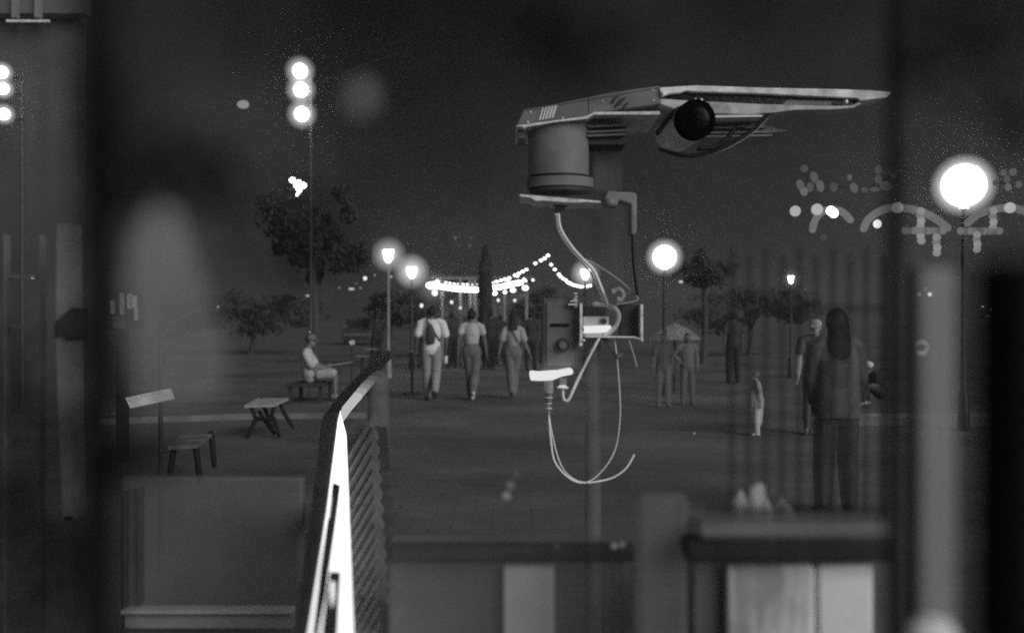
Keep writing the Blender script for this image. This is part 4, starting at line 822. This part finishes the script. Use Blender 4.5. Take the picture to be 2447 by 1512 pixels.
# walker 1
J = walk(.12, 'R', arms=.03); J['elL'] = (-.26, -.02, 1.15); J['elR'] = (.27, .02, 1.14); J['wrR'] = (.26, .05, .89); J['wrL'] = (-.29, .02, .9); J['shL'] = (-.195, 0, 1.42); J['shR'] = (.195, 0, 1.42)
t, j, s = person('left walker in white T-shirt and light trousers, dark sling bag on the back', (P(1031, 0, 19).x, 19, 0), 1.79, J, N_, dict(hair=.02, top=.9, legs=.36, shoe=.06, skin=.12, sleeve=.75, wide=.02), group=GW)
bm = B(); etube(bm, [j['chest']+Vector((-.02, -.15, .1)), j['chest']+Vector((.01, -.18, -.05)), j['waist']+Vector((.0, -.16, -.02))], [(.05, .03), (.085, .05), (.08, .04)], n=14); put('sling_bag', bm, cloth(.09), t)
bm = B(); etube(bm, [j['chest']+Vector((-.09, -.115, .22)), j['chest']+Vector((-.02, -.15, .1)), j['chest']+Vector((.06, -.15, -.02)), j['waist']+Vector((.16, -.06, 0))], [(.02, .006)]*4, n=8); put('strap', bm, cloth(.05), t)
c = j['wrR']+Vector((.0, 0, -.12)); t = thing('paper_cup', 'small pale cup hanging from the right hand of the left walker', 'cup', (c.x, c.y, c.z)); bm = B(); cyl(bm, c+Vector((0, 0, -.1)), c+Vector((0, 0, .04)), .032, .04); put('cup', bm, mat('cup_white', .8), t)
# walker 2
J = walk(.1, 'R', arms=.03); J['wrL'] = (-.26, -.03, .92); J['wrR'] = (.28, .04, .9); J['elL'] = (-.25, -.03, 1.16); J['elR'] = (.25, .03, 1.15)
J['anR'] = (.03, -.16, .17); J['toR'] = (.02, -.12, .03); J['knR'] = (.06, .03, .5); J['knL'] = (-.03, .08, .5); J['anL'] = (-.01, .1, .075); J['toL'] = (-.01, .25, .03)
person('middle walker in cropped pale top and dark trousers, one white shoe lifted', (P(1127, 0, 19.2).x, 19.2, 0), 1.72, J, N_, dict(hair=.02, hair_len=-1, top=.55, legs=.17, shoeR=.75, shoeL=.1, skin=.16, crop=True, fem=True, sleeve=.45, wide=.025), group=GW)
# walker 3
J = walk(.1, 'L', arms=.04); J['shL'] = (-.17, 0, 1.38); J['shR'] = (.17, 0, 1.38); J['elL'] = (-.24, -.03, 1.12); J['wrL'] = (-.28, -.02, .93); J['elR'] = (.24, .03, 1.12); J['wrR'] = (.32, .04, .93)
J['knL'] = (-.04, .03, .5); J['anL'] = (-.02, -.12, .16); J['toL'] = (-.02, -.1, .04); J['knR'] = (.02, .08, .5); J['anR'] = (.01, .1, .08); J['toR'] = (.01, .24, .03)
t, j, s = person('person in a pale open-shouldered top with a thin crossbody strap, right of three', (P(1226, 0, 19.4).x, 19.4, 0), 1.66, J, N_, dict(hair=.02, hair_len=.2, top=.48, legs=.22, shoe=.14, skin=.26, crop=True, fem=True, sleeve=.7, wide=.03, alpha=.85), group=GW)
bm = B(); etube(bm, [j['chest']+Vector((-.06, -.12, .16)), j['chest']+Vector((.03, -.14, 0)), j['waist']+Vector((.13, -.1, 0))], [(.012, .005)]*3, n=8); put('strap', bm, cloth(.05), t)
# seated person, left
d = 18.8; X = lambda px, py, dy=0: ((px-760)*d/F, dy, (956-py)*d/F)
J = dict(pel=X(740, 893), waist=X(736, 875), chest=X(733, 853), neck=X(735, 832), head=X(743, 811), shL=X(733, 842, .15), shR=X(734, 842, -.15), elL=X(748, 868, .2), elR=X(750, 870, -.2), wrL=X(778, 876, .1), wrR=X(780, 877, -.08),
   hipL=X(744, 893, .09), hipR=X(744, 895, -.09), knL=X(800, 888, .1), knR=X(803, 888, -.1), anL=X(797, 938, .1), anR=X(802, 940, -.08), toL=X(812, 950, .1), toR=X(820, 952, -.08))
sl_ = 1.72
t, j, s = person('seated person in pale shirt and cap holding a sheet, left of the walkers', (P(760, 0, d).x, d, 0), 1.72, J, (1, 0, -.35), dict(hair=.06, cap=.2, top=.6, legs=.48, legfrac=.85, shoe=.3, skin=.24, sleeve=.9), hand_dir={'L': (1, 0, .1), 'R': (1, 0, .1)})
a = j['wrR']+Vector((.02, 0, .03)); t = thing('tablet', 'thin pale sheet held in the hands of the seated person', 'sheet', tuple(a)); bm = B(); slab(bm, [a+Vector(v) for v in ((0, -.04, .01), (.46, -.04, .08), (.46, .22, .08), (0, .22, .01))], (0, 0, .012)); put('sheet', bm, mat('sheet', .5), t)
t = thing('bench', 'dark bench the person in the pale shirt sits on', 'bench', (P(742, 0, d).x, d, 0)); bx = P(742, 0, d).x; sz = j['pel'].z-.14
bm = B(); box(bm, bx-.35, bx+.35, d-.6, d+.6, sz-.05, sz); put('seat', bm, mat('bench_dark', .06), t, bev=.01)
for sx in (-.28, .28):
    bm = B(); box(bm, bx+sx-.03, bx+sx+.03, d-.5, d-.44, 0, sz-.05); put('leg', bm, mat('bench_dark', .06), t)
    bm = B(); box(bm, bx+sx-.03, bx+sx+.03, d+.44, d+.5, 0, sz-.05); put('leg', bm, mat('bench_dark', .06), t)
# two children
J = stand(elL=(-.24, .03, 1.14), wrL=(-.22, .1, .9)); J['elR'] = (.33, .04, 1.2); J['wrR'] = (.17, .08, 1.02)
person('child facing us with one hand on the hip, right of two by the umbrella', (P(1643, 0, 18).x, 18, 0), 1.3, {**turn(J, 180), **{}}, (0, -1, 0), dict(hair=.02, hair_len=.15, top=.28, legs=.2, skin=.3, shoe=.2, alpha=.42, sleeve=.3))
J = stand(); person('fainter child with lighter legs, left of two by the pale umbrella', (P(1585, 0, 17.6).x, 17.6, 0), 1.3, turn(J, 180), (0, -1, 0), dict(hair=.02, top=.1, legs=.3, skin=.25, shoe=.3, alpha=.3, wide=.02))
# woman with long dark hair
J = stand(); J['elL'] = (-.21, .02, 1.13); J['elR'] = (.22, .03, 1.13); J['wrL'] = (-.16, .14, .95); J['wrR'] = (.18, .15, .95)
t, j, s = person('large figure with long dark hair and grey jacket, back turned, behind the railing', (P(1999, 0, 8).x, 8, 0), 1.66, J, N_, dict(hair=.008, hair_len=.52, top=.2, legs=.04, skin=.2, shoe=.03, hair_a=.6, alpha=.4, fem=False, sleeves=2, wide=.02))
bm = B(); etube(bm, [j['chest'], j['waist'], j['pel'], j['pel']-Vector((0, 0, .12))], [(.175, .13), (.185, .14), (.2, .15), (.2, .15)], n=20, cap=False); put('jacket_skirt', bm, cloth(.2, .4), t)
# person beside her
J = stand(); J['elL'] = (-.3, -.1, 1.12); J['wrL'] = (-.26, -.3, .9)
person('faint person with a pale cap and face, left of the long-haired person', (P(1948, 0, 13.5).x, 13.5, 0), 1.56, turn(J, 160), (-.3, -1, -.2), dict(hair=.05, cap=.9, top=.12, legs=.05, skin=.85, shoe=.05, alpha=.62))
# crouching person
d = 17.4; X = lambda px, py, dy=0: ((px-2075)*d/F, dy, (970-py)*d/F+.03)
J = dict(pel=X(2103, 930), waist=X(2100, 917), chest=X(2094, 903), neck=X(2086, 890), head=X(2076, 878), shL=X(2092, 898, -.15), shR=X(2094, 898, .15), elL=X(2086, 916, -.18), elR=X(2088, 916, .18), wrL=X(2066, 922, -.1), wrR=X(2070, 922, .1),
   hipL=X(2100, 932, -.08), hipR=X(2100, 932, .08), knL=X(2064, 918, -.12), knR=X(2068, 918, .12), anL=X(2056, 955, -.12), anR=X(2076, 957, .12), toL=X(2048, 964, -.12), toR=X(2066, 965, .12))
t, j, s = person('crouching person with pale cap and pale shoes, right of the long-haired person', (P(2075, 0, d).x, d, 0), 1.72, J, (-1, -.2, -.4), dict(cap=.8, hair=.05, top=.05, legs=.07, shoe=.55, skin=.3, alpha=1, sleeve=.5), hand_dir={'L': (-1, 0, -.3), 'R': (-1, 0, -.3)})
# toddler
J = stand(); t, j, s = person('blurry small child in pale clothes just behind the railing bars', (P(1807, 0, 13.4).x, 13.4, 0), .86, turn(J, 90), (-1, -.3, 0), dict(hair=.2, top=.5, legs=.85, shoe=.85, skin=.4, alpha=.6, wide=.03))
bm = B(); etube(bm, [j['chest']+Vector((0, 0, .04)), j['waist'], j['pel'], j['pel']-Vector((0, 0, .12)), j['pel']-Vector((0, 0, .3))], [(.07, .06), (.09, .07), (.11, .08), (.1, .07), (.085, .06)], n=16); put('coat', bm, cloth(.9, .55), t)
# far crowd
rnd = random.Random(21); src = None
for k, (x, d, hh, l) in enumerate(((1012, 30, 1.75, 'dark far figure left of the first walker'), (1080, 31, 1.72, 'dark far figure between the first and second walkers'), (1172, 30, 1.78, 'dark far figure between the second and third walkers'), (1196, 33, 1.66, 'shorter dark far figure left of the third walker'), (1268, 29, 1.74, 'dark far figure right of the third walker'), (1300, 34, 1.7, 'dark far figure behind the radio box of the camera mast'), (900, 31, 1.7, 'dark far figure under the higher left lantern'), (1752, 24, 1.7, 'dark far figure left of the railing'))):
    J = stand() if k % 2 else walk(.15, 'L'); l = l
    person(l, (P(x, 0, d).x, d, 0), hh, turn(J, rnd.uniform(-25, 25)), N_, dict(hair=.015, top=(.03, .05, .04)[k % 3], legs=.03, skin=.1, shoe=.02), group='dark far figures', vox=.022)
